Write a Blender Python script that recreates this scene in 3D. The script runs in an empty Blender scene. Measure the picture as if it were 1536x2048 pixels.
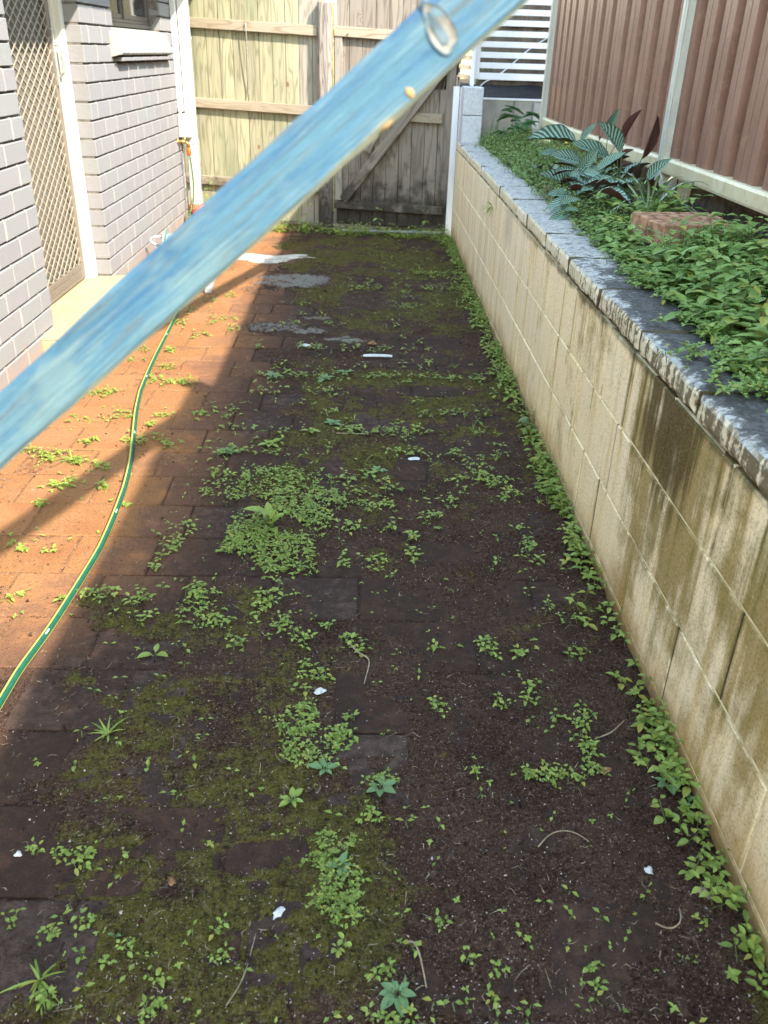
import bpy, math, random
import numpy as np
from mathutils import Vector, Matrix

R_ = math.radians
rng = random.Random(7)
nrg = np.random.RandomState(11)
scene = bpy.context.scene
COL = scene.collection

# ------------------------------------------------------------------ camera, sky, sun, exposure
cam_d = bpy.data.cameras.new('camera')
cam = bpy.data.objects.new('camera', cam_d)
COL.objects.link(cam)
cam_d.sensor_fit = 'HORIZONTAL'
cam_d.sensor_width = 36.0
cam_d.lens = 36.0 * 1690.0 / 1536.0
cam_d.clip_start = 0.02
cam_d.clip_end = 400.0
_r = Vector((0.99950964, -0.01506584, 0.02745013))
_u = Vector((-0.01689933, 0.47847016, 0.87794118))
_b = Vector((-0.02636098, -0.87797456, 0.47798093))
cam.matrix_world = Matrix(((_r.x, _u.x, _b.x, 0.0), (_r.y, _u.y, _b.y, 0.0), (_r.z, _u.z, _b.z, 1.263), (0, 0, 0, 1)))
cam_d.dof.use_dof = True
cam_d.dof.focus_distance = 2.2
cam_d.dof.aperture_fstop = 39.6 / 1000.0 / 0.0042      # a 4.2 mm wide pupil
scene.camera = cam

SUN_DIR = Vector((1.0, -1.0, 1.33)).normalized()       # towards the sun
world = bpy.data.worlds.new('World')
scene.world = world
world.use_nodes = True
wt = world.node_tree
bg = wt.nodes['Background']
sky = wt.nodes.new('ShaderNodeTexSky')
sky.sky_type = 'NISHITA'
sky.sun_disc = False
sky.sun_elevation = math.asin(SUN_DIR.z)
sky.sun_rotation = math.atan2(SUN_DIR.x, SUN_DIR.y)
sky.air_density = 2.2
sky.dust_density = 0.4
sky.ozone_density = 0.0
wt.links.new(sky.outputs[0], bg.inputs['Color'])
bg.inputs['Strength'].default_value = 0.15

sun_d = bpy.data.lights.new('sun', 'SUN')
sun = bpy.data.objects.new('sun', sun_d)
COL.objects.link(sun)
sun_d.energy = 2.5
sun_d.angle = R_(0.53)
sun_d.color = (1.0, 0.91, 0.79)
sun.rotation_euler = (-SUN_DIR).to_track_quat('-Z', 'Y').to_euler()
sun.location = SUN_DIR * 30

scene.view_settings.view_transform = 'Standard'
scene.view_settings.look = 'None'
scene.view_settings.gamma = 1.0
scene.view_settings.use_curve_mapping = False
scene.view_settings.exposure = 2.65
scene.render.engine = 'CYCLES'
scene.cycles.max_bounces = 7
scene.cycles.diffuse_bounces = 4
scene.cycles.use_denoising = True

# ------------------------------------------------------------------ node helpers
class NT:
    def __init__(self, name):
        self.m = bpy.data.materials.new(name)
        self.m.use_nodes = True
        self.t = self.m.node_tree
        self.p = self.t.nodes['Principled BSDF']
        self.out = self.t.nodes['Material Output']
    def n(self, kind, **props):
        nd = self.t.nodes.new('ShaderNode' + kind)
        for k, v in props.items():
            setattr(nd, k, v)
        return nd
    def put(self, sock, v):
        if hasattr(v, 'is_output'):
            self.t.links.new(v, sock)
        elif isinstance(v, (tuple, list)):
            v = tuple(v)
            if sock.type == 'RGBA' and len(v) == 3:
                v = v + (1.0,)
            sock.default_value = v
        else:
            sock.default_value = v
    def math(self, op, a, b=0.0, c=None, clamp=False):
        nd = self.n('Math', operation=op, use_clamp=clamp)
        self.put(nd.inputs[0], a)
        self.put(nd.inputs[1], b)
        if c is not None:
            self.put(nd.inputs[2], c)
        return nd.outputs[0]
    def add(self, a, b): return self.math('ADD', a, b)
    def sub(self, a, b): return self.math('SUBTRACT', a, b)
    def mul(self, a, b, clamp=False): return self.math('MULTIPLY', a, b, clamp=clamp)
    def step(self, v, a, b):                       # smoothstep a..b -> 0..1 (a may be > b)
        nd = self.n('MapRange', interpolation_type='SMOOTHSTEP')
        lo, hi, x, y = (a, b, 0.0, 1.0) if a < b else (b, a, 1.0, 0.0)
        self.put(nd.inputs['Value'], v)
        nd.inputs['From Min'].default_value = lo
        nd.inputs['From Max'].default_value = hi
        nd.inputs['To Min'].default_value = x
        nd.inputs['To Max'].default_value = y
        return nd.outputs[0]
    def bump2(self, v, c, w):                      # a smooth hump of half width w round c
        return self.step(self.math('ABSOLUTE', self.sub(v, c)), w, 0.0)
    def mix(self, f, a, b, mode='MIX'):
        nd = self.n('Mix', data_type='RGBA', blend_type=mode)
        self.put(nd.inputs[0], f)
        self.put(nd.inputs[6], a)
        self.put(nd.inputs[7], b)
        return nd.outputs[2]
    def map(self, vec, scale=(1, 1, 1), off=None):
        nd = self.n('VectorMath', operation='MULTIPLY')
        self.put(nd.inputs[0], vec)
        self.put(nd.inputs[1], scale)
        v = nd.outputs[0]
        if off is not None:
            ad = self.n('VectorMath', operation='ADD')
            self.put(ad.inputs[0], v)
            self.put(ad.inputs[1], off)
            v = ad.outputs[0]
        return v
    def noise(self, vec, scale, detail=3.0, rough=0.55, dist=0.0):
        nd = self.n('TexNoise')
        self.put(nd.inputs['Vector'], vec)
        nd.inputs['Scale'].default_value = scale
        nd.inputs['Detail'].default_value = detail
        nd.inputs['Roughness'].default_value = rough
        nd.inputs['Distortion'].default_value = dist
        return nd.outputs[0]
    def voro(self, vec, scale, feature='F1', rnd=1.0):
        nd = self.n('TexVoronoi', feature=feature)
        self.put(nd.inputs['Vector'], vec)
        nd.inputs['Scale'].default_value = scale
        nd.inputs['Randomness'].default_value = rnd
        return nd.outputs['Distance']
    def pos(self): return self.n('NewGeometry').outputs['Position']
    def obj(self): return self.n('TexCoord').outputs['Object']
    def xyz(self, v):
        nd = self.n('SeparateXYZ')
        self.put(nd.inputs[0], v)
        return nd.outputs
    def rnd(self): return self.n('ObjectInfo').outputs['Random']
    def attr(self, name):
        return self.n('Attribute', attribute_name=name).outputs['Color']
    def bump(self, h, strength=0.5, dist=0.01):
        nd = self.n('Bump')
        self.put(nd.inputs['Height'], h)
        nd.inputs['Strength'].default_value = strength
        nd.inputs['Distance'].default_value = dist
        self.t.links.new(nd.outputs[0], self.p.inputs['Normal'])
    def done(self, color, rough=0.8, metallic=0.0, spec=0.3):
        self.put(self.p.inputs['Base Color'], color)
        self.put(self.p.inputs['Roughness'], rough)
        self.p.inputs['Metallic'].default_value = metallic
        self.p.inputs['Specular IOR Level'].default_value = spec
        return self.m
    def rndoff(self, k=37.0):
        nd = self.n('CombineXYZ')
        r = self.rnd()
        self.put(nd.inputs[0], self.mul(r, k))
        self.put(nd.inputs[1], self.mul(r, k * 1.7))
        self.put(nd.inputs[2], self.mul(r, k * 2.3))
        return nd.outputs[0]

def simple(name, color, rough=0.7, metallic=0.0, spec=0.3, var=0.25, scale=30.0, bump=0.0):
    t = NT(name)
    n = t.noise(t.pos(), scale, 4.0)
    dark = tuple(c * (1 - var) for c in color)
    light = tuple(min(1, c * (1 + var)) for c in color)
    if bump:
        t.bump(t.noise(t.pos(), scale * 6, 3.0), bump, 0.004)
    return t.done(t.mix(t.step(n, 0.3, 0.7), dark, light), rough, metallic, spec)

# ------------------------------------------------------------------ materials
def m_brick():
    t = NT('grey_painted_brick')
    p = t.pos()
    r = t.rnd()
    c = t.mix(r, (0.1974, 0.1936, 0.1974), (0.2181, 0.2106, 0.2124))
    c = t.mix(t.step(t.math('FRACT', t.mul(r, 7.3)), 0.55, 0.9), c, (0.2049, 0.2077, 0.2049))
    n = t.noise(p, 22, 5)
    c = t.mix(t.mul(t.step(n, 0.5, 0.8), 0.35), c, (0.242, 0.231, 0.226))
    sp = t.noise(p, 170, 2)
    c = t.mix(t.mul(t.step(sp, 0.66, 0.76), 0.55), c, (0.22, 0.2, 0.19))
    z = t.xyz(p)[2]
    d = t.mul(t.step(t.add(z, t.mul(t.sub(n, 0.5), 0.2)), 0.16, 0.0), 0.7)
    c = t.mix(d, c, (0.30, 0.20, 0.14))
    t.bump(t.add(t.noise(p, 90, 4), t.mul(n, 0.6)), 0.35, 0.004)
    return t.done(c, 0.75, 0, 0.25)

def m_block():
    t = NT('stained_cream_block')
    p = t.pos()
    x, y, z = t.xyz(p)
    r = t.rnd()
    big = t.noise(p, 2.2, 4)
    c = t.mix(t.step(big, 0.35, 0.65), (0.92, 0.745, 0.46), (0.90, 0.745, 0.52))
    c = t.mix(t.mul(r, 0.4), c, (0.91, 0.73, 0.48))
    far = t.step(y, 2.8, 5.0)
    c = t.mix(t.mul(far, 0.6), c, (0.89, 0.775, 0.57))
    st1 = t.noise(t.map(p, (1, 9, 0.55)), 1.5, 4, 0.6)       # soft runs down the face
    st2 = t.noise(t.map(p, (1, 30, 1.1)), 1.3, 4, 0.6)
    st3 = t.noise(t.map(p, (1, 3.2, 0.8), (3, 9, 1)), 1.6, 4, 0.65)
    run = t.add(t.mul(st1, 0.6), t.mul(st2, 0.4))
    c = t.mix(t.mul(t.step(run, 0.48, 0.64), 0.62), c, (0.70, 0.48, 0.17))
    c = t.mix(t.mul(t.mul(t.step(st2, 0.52, 0.68), far), 0.6), c, (0.52, 0.43, 0.30))
    # one washed grey patch below the coping
    gp = t.mul(t.bump2(y, 4.02, 0.20), t.step(z, 0.45, 0.56))
    c = t.mix(t.mul(gp, 0.55), c, (0.47, 0.40, 0.34))
    # green and brown growth
    zone = t.add(t.add(t.bump2(y, 1.58, 0.52), t.mul(t.bump2(y, 1.05, 0.42), 0.75)), t.mul(t.bump2(y, 2.35, 0.5), 0.30))
    zone = t.mul(t.mul(zone, t.add(t.mul(t.step(z, -0.05, 0.55), 0.75), 0.25)), t.add(0.66, t.add(t.mul(t.step(st2, 0.40, 0.60), 0.20), t.mul(t.step(st3, 0.40, 0.60), 0.28))))
    brk = t.noise(p, 9, 5, 0.65)
    g = t.step(t.add(t.add(t.mul(zone, 0.62), t.mul(t.sub(st3, 0.5), 1.2)), t.mul(t.sub(brk, 0.5), 0.7)), 0.10, 0.48)
    c = t.mix(t.mul(g, 0.85), c, t.mix(t.step(st3, 0.35, 0.6), (0.125, 0.108, 0.016), (0.29, 0.20, 0.048)))
    bz = t.mul(t.bump2(y, 1.66, 0.36), t.step(z, 0.22, 0.58))
    b = t.step(t.add(t.mul(bz, 0.85), t.add(t.add(t.mul(t.sub(st1, 0.5), 1.2), t.mul(t.sub(st2, 0.5), 1.3)), t.mul(t.sub(brk, 0.5), 0.8))), 0.30, 0.72)
    c = t.mix(t.mul(b, 0.9), c, (0.065, 0.040, 0.012))
    gm = t.mul(t.step(t.add(st2, t.mul(t.sub(brk, 0.5), 0.9)), 0.60, 0.78), t.step(y, 3.6, 2.6))
    c = t.mix(t.mul(gm, 0.55), c, (0.20, 0.20, 0.03))
    # black moss in and below the bed joint under the coping, and along the other joints
    jl = t.step(t.add(z, t.mul(t.sub(brk, 0.5), 0.07)), 0.618, 0.642)
    c = t.mix(t.mul(jl, t.mul(t.step(y, 4.6, 2.6), 0.85)), c, (0.075, 0.062, 0.022))
    dr = t.mul(t.step(st2, 0.58, 0.70), t.mul(t.step(z, 0.40, 0.62), t.step(y, 3.3, 2.2)))
    c = t.mix(t.mul(dr, 0.75), c, (0.085, 0.070, 0.025))
    for yj, za, zb in ((2.18, 0.45, 0.645), (1.965, 0.45, 0.645), (2.595, 0.45, 0.645), (2.0, 0.25, 0.445), (1.17, 0.25, 0.445), (2.075, 0.05, 0.25), (1.395, 0.05, 0.25), (1.335, 0.45, 0.645), (0.93, 0.45, 0.645)):
        zw = t.mul(t.step(z, za - .03, za + .01), t.step(z, zb + .012, zb))
        jv = t.mul(t.mul(t.bump2(t.add(y, t.mul(t.sub(brk, 0.5), 0.012)), yj, 0.011), zw), t.step(brk, 0.36, 0.52))
        c = t.mix(t.mul(jv, 0.85), c, (0.055, 0.048, 0.018))
    for zj in (0.4455, 0.2495, 0.0515):
        jm = t.mul(t.bump2(z, zj, 0.016), t.step(t.add(brk, t.mul(t.sub(st3, 0.5), 0.8)), 0.50, 0.66))
        c = t.mix(t.mul(jm, t.mul(t.step(y, 3.4, 2.0), 0.8)), c, (0.085, 0.080, 0.022))
    # soil splash at the foot
    f = t.step(t.add(z, t.mul(t.sub(t.noise(p, 7, 4), 0.5), 0.22)), 0.17, -0.01)
    c = t.mix(t.mul(f, 0.8), c, (0.40, 0.23, 0.075))
    f2 = t.step(t.add(z, t.mul(t.sub(brk, 0.5), 0.17)), 0.095, 0.0)
    c = t.mix(t.mul(f2, 0.8), c, (0.115, 0.085, 0.03))
    gr = t.noise(p, 190, 3, 0.7)
    c = t.mix(t.mul(t.step(gr, 0.52, 0.36), t.add(0.36, t.mul(g, 0.4))), c, (0.22, 0.16, 0.07))
    c = t.mix(t.mul(t.step(gr, 0.6, 0.72), 0.25), c, (0.85, 0.80, 0.66))
    t.bump(t.add(t.noise(p, 140, 4, 0.65), t.mul(t.noise(p, 34, 3), 0.5)), 0.5, 0.004)
    return t.done(c, 0.9, 0, 0.15)

def m_cap():
    t = NT('lichened_white_coping')
    p = t.pos()
    x, y, z = t.xyz(p)
    nrm = t.xyz(t.n('NewGeometry').outputs['Normal'])[2]
    top = t.step(nrm, 0.4, 0.8)
    n1 = t.noise(t.map(p, (1.2, 1, 1)), 7, 6, 0.65)
    n2 = t.noise(p, 60, 4, 0.7)
    n3 = t.noise(t.map(p, (1, 22, 2.0)), 2.2, 4, 0.6)
    near = t.step(y, 3.6, 1.5)
    side = t.mix(t.step(n1, 0.35, 0.7), (0.76, 0.68, 0.50), (0.62, 0.53, 0.35))
    topc = t.mix(t.step(n2, 0.35, 0.65), (0.47, 0.45, 0.41), (0.27, 0.258, 0.24))
    ny_ = t.math('ABSOLUTE', t.xyz(t.n('NewGeometry').outputs['Normal'])[1])
    c = t.mix(top, side, topc)
    c = t.mix(t.mul(t.step(ny_, 0.45, 0.75), 0.9), c, (0.06, 0.048, 0.03))
    inn = t.step(x, .648, .70)
    k = t.add(t.add(t.mul(t.sub(n1, 0.5), 1.9), t.mul(t.sub(n2, 0.5), 1.5)), t.mul(t.mul(near, t.add(.35, t.mul(inn, .65))), 0.98))
    blk = t.mul(t.step(k, 0.22, 0.62), top)
    c = t.mix(t.mul(blk, 0.93), c, t.mix(t.step(n2, 0.40, 0.62), (0.030, 0.028, 0.026), (0.105, 0.10, 0.095)))
    inner = t.mul(t.step(t.add(x, t.mul(t.sub(n1, 0.5), 0.1)), 0.725, 0.80), t.mul(top, t.step(y, 3.6, 2.2)))
    c = t.mix(t.mul(inner, 0.7), c, (0.05, 0.046, 0.04))
    sd = t.mul(t.sub(1.0, top), t.step(t.add(t.add(n3, t.mul(t.sub(n2, 0.5), 0.8)), t.mul(near, 0.20)), 0.60, 0.76))
    c = t.mix(t.mul(sd, 0.85), c, (0.085, 0.06, 0.025))
    t.bump(t.add(n2, t.mul(t.noise(p, 200, 3, 0.7), 0.7)), 0.75, 0.005)
    return t.done(c, 0.92, 0, 0.12)

def m_paver():
    t = NT('terracotta_paver')
    p = t.pos()
    x, y, z = t.xyz(p)
    r = t.rnd()
    c = t.mix(r, (0.265, 0.122, 0.046), (0.305, 0.146, 0.060))
    n = t.noise(p, 6, 5, 0.6)
    n2 = t.noise(p, 34, 5, 0.68)
    c = t.mix(t.mul(t.step(n, 0.45, 0.75), 0.5), c, (0.2926, 0.1619, 0.0828))
    lt = t.noise(p, 3.1, 3)
    c = t.mix(t.mul(t.step(lt, 0.52, 0.68), 0.45), c, (0.212, 0.075, 0.030))
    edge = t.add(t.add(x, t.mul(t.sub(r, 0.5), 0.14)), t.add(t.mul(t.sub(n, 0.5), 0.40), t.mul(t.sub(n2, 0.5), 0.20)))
    edge = t.add(edge, t.mul(t.step(y, 2.0, 1.35), 0.34))  # bottom-left pavers browned too, their shade put into the colour
    c = t.mix(t.mul(t.step(edge, -0.78, -0.60), 0.72), c, t.mix(r, (0.105, 0.056, 0.040), (0.135, 0.066, 0.043)))  # orange turns brown along the fence shadow: shade put into the colour
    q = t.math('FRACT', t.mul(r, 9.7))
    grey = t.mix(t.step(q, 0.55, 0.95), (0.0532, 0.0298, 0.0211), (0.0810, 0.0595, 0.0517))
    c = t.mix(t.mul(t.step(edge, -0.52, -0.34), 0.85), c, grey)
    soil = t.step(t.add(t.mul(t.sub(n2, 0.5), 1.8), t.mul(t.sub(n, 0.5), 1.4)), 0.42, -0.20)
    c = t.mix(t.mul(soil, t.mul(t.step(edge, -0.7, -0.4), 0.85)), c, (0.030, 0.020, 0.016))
    g = t.noise(p, 260, 3, 0.7)
    g2 = t.noise(p, 105, 4, 0.75)
    c = t.mix(t.mul(t.step(g2, 0.48, 0.34), 0.5), c, t.mix(0.75, c, (0.01, 0.008, 0.007)))
    c = t.mix(t.mul(t.step(g, 0.5, 0.33), 0.5), c, (0.07, 0.035, 0.022))
    c = t.mix(t.mul(t.step(g, 0.6, 0.72), 0.4), c, t.mix(0.45, c, (0.40, 0.30, 0.24)))
    t.bump(t.add(t.add(g, g2), t.mul(n2, 0.8)), 0.8, 0.006)
    return t.done(c, 0.92, 0, 0.15)

def m_soil():
    t = NT('dark_mossy_soil')
    p = t.pos()
    x, y, z = t.xyz(p)
    a = t.n('Attribute', attribute_name='cover').outputs['Color']
    sp = t.n('SeparateColor')
    t.put(sp.inputs[0], a)
    moss, dry, cem = sp.outputs[0], sp.outputs[1], sp.outputs[2]
    n1 = t.noise(p, 5, 5, 0.6)
    n2 = t.noise(p, 38, 5, 0.65)
    n3 = t.noise(p, 240, 3, 0.7)
    n5 = t.noise(p, 110, 4, 0.75)
    c = t.mix(t.step(n1, 0.35, 0.65), (0.0451, 0.0227, 0.0141), (0.0745, 0.0396, 0.0258))
    c = t.mix(t.mul(t.step(n2, 0.5, 0.72), 0.6), c, (0.0198, 0.0117, 0.0080))
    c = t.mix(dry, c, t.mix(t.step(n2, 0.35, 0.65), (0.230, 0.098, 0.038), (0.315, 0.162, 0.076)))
    n6 = t.noise(p, 15, 4, 0.65)
    mk = t.step(t.add(moss, t.add(t.add(t.mul(t.sub(n2, 0.5), 1.1), t.mul(t.sub(n6, 0.5), 1.0)), t.mul(t.sub(n5, 0.5), 0.8))), 0.34, 0.80)
    mc = t.mix(t.step(n2, 0.35, 0.65), (0.058, 0.050, 0.009), (0.112, 0.098, 0.016))
    c = t.mix(t.mul(mk, 0.88), c, mc)
    ck = t.step(t.add(cem, t.mul(t.sub(n2, 0.5), 0.9)), 0.35, 0.62)
    c = t.mix(t.mul(ck, 0.85), c, t.mix(t.step(n3, 0.4, 0.6), (0.19, 0.17, 0.145), (0.33, 0.305, 0.26)))
    c = t.mix(t.mul(t.step(n5, 0.54, 0.66), 0.55), c, t.mix(0.6, c, (0.20, 0.15, 0.11)))
    c = t.mix(t.mul(t.step(n5, 0.47, 0.36), 0.8), c, (0.008, 0.006, 0.005))
    c = t.mix(t.mul(t.step(n3, 0.57, 0.66), 0.60), c, (0.25, 0.19, 0.145))
    c = t.mix(t.mul(t.step(n3, 0.46, 0.33), 0.6), c, (0.012, 0.009, 0.008))
    t.bump(t.add(t.mul(n3, 0.7), t.add(t.mul(n5, 1.1), n2)), 1.0, 0.009)
    return t.done(c, 0.95, 0, 0.12)

def m_wood(name, light, mid, dark, knot=(0.21, 0.115, 0.06), rings=9.0, mould=False, green=None, knots=True, along=2, grain=0.5):
    t = NT(name)
    o = t.obj()
    off = t.rndoff()
    sc = [1.0, 1.0, 1.0]
    sc[along] = 0.11
    v = t.map(o, tuple(sc), off)
    # sparse knots
    ks = [8.0, 0.01, 8.0]
    ks[along] = 5.0
    kv = t.map(o, tuple(ks), off)
    vn_ = t.n('TexVoronoi', feature='F1')
    t.put(vn_.inputs['Vector'], kv)
    vn_.inputs['Scale'].default_value = 1.0
    pick = t.n('SeparateColor')
    t.put(pick.inputs[0], vn_.outputs['Color'])
    kd = t.add(vn_.outputs['Distance'], t.mul(t.step(pick.outputs[0], 0.76, 0.70), 2.0))
    kn = t.step(kd, 0.34, 0.02) if knots else 0.0
    base = t.noise(v, 11, 2.0, 0.5)
    ring = t.add(t.mul(base, rings), t.mul(kn, 3.0) if knots else 0.0)
    tri = t.math('ABSOLUTE', t.sub(t.mul(t.math('FRACT', ring), 2.0), 1.0))
    fine_s = [150.0, 150.0, 150.0]
    fine_s[along] = 4.0
    fine = t.noise(t.map(o, tuple(fine_s), off), 1.0, 3.0, 0.6)
    c = t.mix(t.step(t.noise(v, 5, 3), 0.35, 0.65), light, mid)
    c = t.mix(t.mul(t.step(tri, 0.45, 0.95), grain * 1.25), c, dark)
    c = t.mix(t.mul(t.step(fine, 0.52, 0.72), 0.45), c, dark)
    c = t.mix(t.mul(t.rnd(), 0.35), c, mid)
    if green:
        c = t.mix(t.mul(t.step(t.noise(t.map(o, (3, 3, 0.8), off), 1.3, 3), 0.42, 0.66), 0.7), c, green)
    if knots:
        c = t.mix(t.step(kd, 0.115, 0.085), c, knot)
        c = t.mix(t.mul(t.step(kd, 0.06, 0.03), 0.7), c, tuple(k * 0.35 for k in knot))
    if mould:
        p = t.pos()
        z = t.xyz(p)[2]
        n = t.noise(p, 10, 5, 0.65)
        n2 = t.noise(p, 26, 4, 0.6)
        k = t.step(t.add(z, t.mul(t.sub(n, 0.5), 0.85)), 0.52, 0.12)
        c = t.mix(t.mul(k, 0.86), c, (0.022, 0.018, 0.014))
        k2 = t.mul(t.step(n2, 0.62, 0.70), t.step(z, 0.55, 0.2))
        c = t.mix(t.mul(k2, 0.9), c, (0.008, 0.008, 0.007))
    t.bump(t.add(fine, t.mul(tri, 0.25)), 0.45, 0.003)
    return t.done(c, 0.85, 0, 0.2)

def m_leaf(name, a, b, rough=0.5, trans=0.25, back=None, spec=0.35):
    t = NT(name)
    tint = t.n('SeparateColor')
    t.put(tint.inputs[0], t.attr('tint'))
    c = t.mix(tint.outputs[0], a, b)
    c = t.mix(t.mul(t.step(tint.outputs[1], 0.8, 1.0), 0.65), c, (0.36, 0.30, 0.05))
    n = t.noise(t.pos(), 120, 3)
    c = t.mix(t.mul(t.step(n, 0.5, 0.75), 0.35), c, tuple(k * 1.5 for k in b))
    if back:
        c = t.mix(t.n('NewGeometry').outputs['Backfacing'], c, back)
    t.bump(n, 0.25, 0.002)
    t.done(c, rough, 0, spec)
    tr = t.n('BsdfTranslucent')
    t.put(tr.inputs['Color'], t.mix(0.5, c, tuple(min(1, k * 1.8) for k in b)))
    mx = t.n('MixShader')
    mx.inputs[0].default_value = trans
    t.t.links.new(t.p.outputs[0], mx.inputs[1])
    t.t.links.new(tr.outputs[0], mx.inputs[2])
    t.t.links.new(mx.outputs[0], t.out.inputs['Surface'])
    return t.m

def m_striped_leaf():
    t = NT('silver_striped_leaf')
    uv = t.n('UVMap', uv_map='UVMap').outputs[0]
    u, v, _ = t.xyz(uv)
    au = t.math('ABSOLUTE', t.sub(u, 0.5))
    ph = t.sub(t.mul(v, 9.5), t.mul(au, 5.5))
    tri = t.math('ABSOLUTE', t.sub(t.mul(t.math('FRACT', ph), 2.0), 1.0))
    n = t.noise(t.pos(), 55, 3)
    k = t.step(t.add(tri, t.mul(t.sub(n, 0.5), 0.35)), 0.44, 0.62)
    c = t.mix(k, (0.030, 0.078, 0.058), (0.30, 0.42, 0.35))
    c = t.mix(t.step(au, 0.045, 0.02), c, (0.045, 0.10, 0.065))
    c = t.mix(t.step(au, 0.44, 0.5), c, (0.03, 0.075, 0.06))
    c = t.mix(t.mul(t.rnd(), 0.35), c, (0.05, 0.14, 0.06))
    c = t.mix(t.n('NewGeometry').outputs['Backfacing'], c, (0.055, 0.016, 0.014))
    t.bump(tri, 0.12, 0.002)
    return t.done(c, 0.38, 0, 0.45)

def m_variegated():
    t = NT('white_striped_blade')
    uv = t.n('UVMap', uv_map='UVMap').outputs[0]
    u, v, _ = t.xyz(uv)
    au = t.math('ABSOLUTE', t.sub(u, 0.5))
    c = t.mix(t.step(au, 0.26, 0.16), (0.06, 0.13, 0.05), (0.52, 0.58, 0.42))
    c = t.mix(t.step(au, 0.05, 0.02), c, (0.16, 0.25, 0.11))
    return t.done(c, 0.4, 0, 0.4)

def m_blue():
    t = NT('worn_blue_paint')
    o = t.obj()
    x, y, z = t.xyz(o)
    v = t.map(o, (1.0, 12.0, 12.0))
    g1 = t.noise(v, 5.5, 5, 0.65)
    g2 = t.noise(t.map(o, (3.0, 60, 60)), 3.0, 4, 0.6)
    g3 = t.noise(t.map(o, (4.0, 10, 10)), 3.0, 4, 0.6)
    c = t.mix(t.step(g1, 0.36, 0.62), (0.020, 0.074, 0.145), (0.048, 0.122, 0.175))
    c = t.mix(t.mul(t.step(g3, 0.48, 0.66), 0.8), c, (0.092, 0.152, 0.167))
    c = t.mix(t.mul(t.step(g2, 0.56, 0.70), 0.72), c, (0.082, 0.085, 0.072))
    c = t.mix(t.mul(t.step(g2, 0.42, 0.30), 0.55), c, (0.115, 0.167, 0.167))
    g5 = t.noise(t.map(o, (2.2, 90, 90)), 5.0, 4, 0.65)
    c = t.mix(t.mul(t.step(g5, 0.54, 0.66), 0.6), c, (0.060, 0.066, 0.060))
    c = t.mix(t.mul(t.step(g5, 0.44, 0.34), 0.45), c, (0.141, 0.200, 0.204))
    # bare arris
    edge = t.step(t.add(y, t.mul(t.sub(g3, 0.5), 0.012)), -0.0165, -0.0205)
    c = t.mix(t.mul(edge, 0.75), c, (0.23, 0.22, 0.13))
    t.bump(t.add(g5, g2), 0.7, 0.003)
    return t.done(c, 0.55, 0, 0.4)

def m_sheet():
    t = NT('brown_steel_sheet')
    p = t.pos()
    n = t.noise(t.map(p, (1, 2.0, 0.6)), 5, 5, 0.6)
    c = t.mix(t.step(n, 0.35, 0.65), (0.185, 0.088, 0.062), (0.24, 0.122, 0.088))
    sw = t.noise(p, 26, 4, 0.6, 1.5)
    c = t.mix(t.mul(t.step(sw, 0.52, 0.66), 0.35), c, (0.31, 0.185, 0.12))
    d = t.noise(t.map(p, (9, 9, 1.2)), 9, 3)
    c = t.mix(t.mul(t.step(d, 0.74, 0.80), 0.7), c, (0.62, 0.56, 0.50))
    z = t.xyz(p)[2]
    c = t.mix(t.mul(t.step(t.add(z, t.mul(n, 0.12)), 1.05, 0.90), 0.45), c, (0.17, 0.10, 0.075))
    return t.done(c, t.add(0.34, t.mul(n, 0.25)), 0.0, 0.45)

def m_painted(name, c1, c2, stain, amount, rough=0.4, spec=0.4):
    t = NT(name)
    p = t.pos()
    n = t.noise(t.map(p, (1, 1, 0.35)), 14, 5, 0.65)
    c = t.mix(t.step(n, 0.35, 0.65), c1, c2)
    c = t.mix(t.mul(t.step(t.noise(p, 33, 5, 0.7), 0.54, 0.74), amount), c, stain)
    return t.done(c, rough, 0, spec)

def m_glass():
    t = NT('dark_window_glass')
    n = t.noise(t.pos(), 3, 2)
    return t.done(t.mix(n, (0.012, 0.013, 0.016), (0.03, 0.032, 0.036)), 0.06, 0, 0.6)

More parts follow.
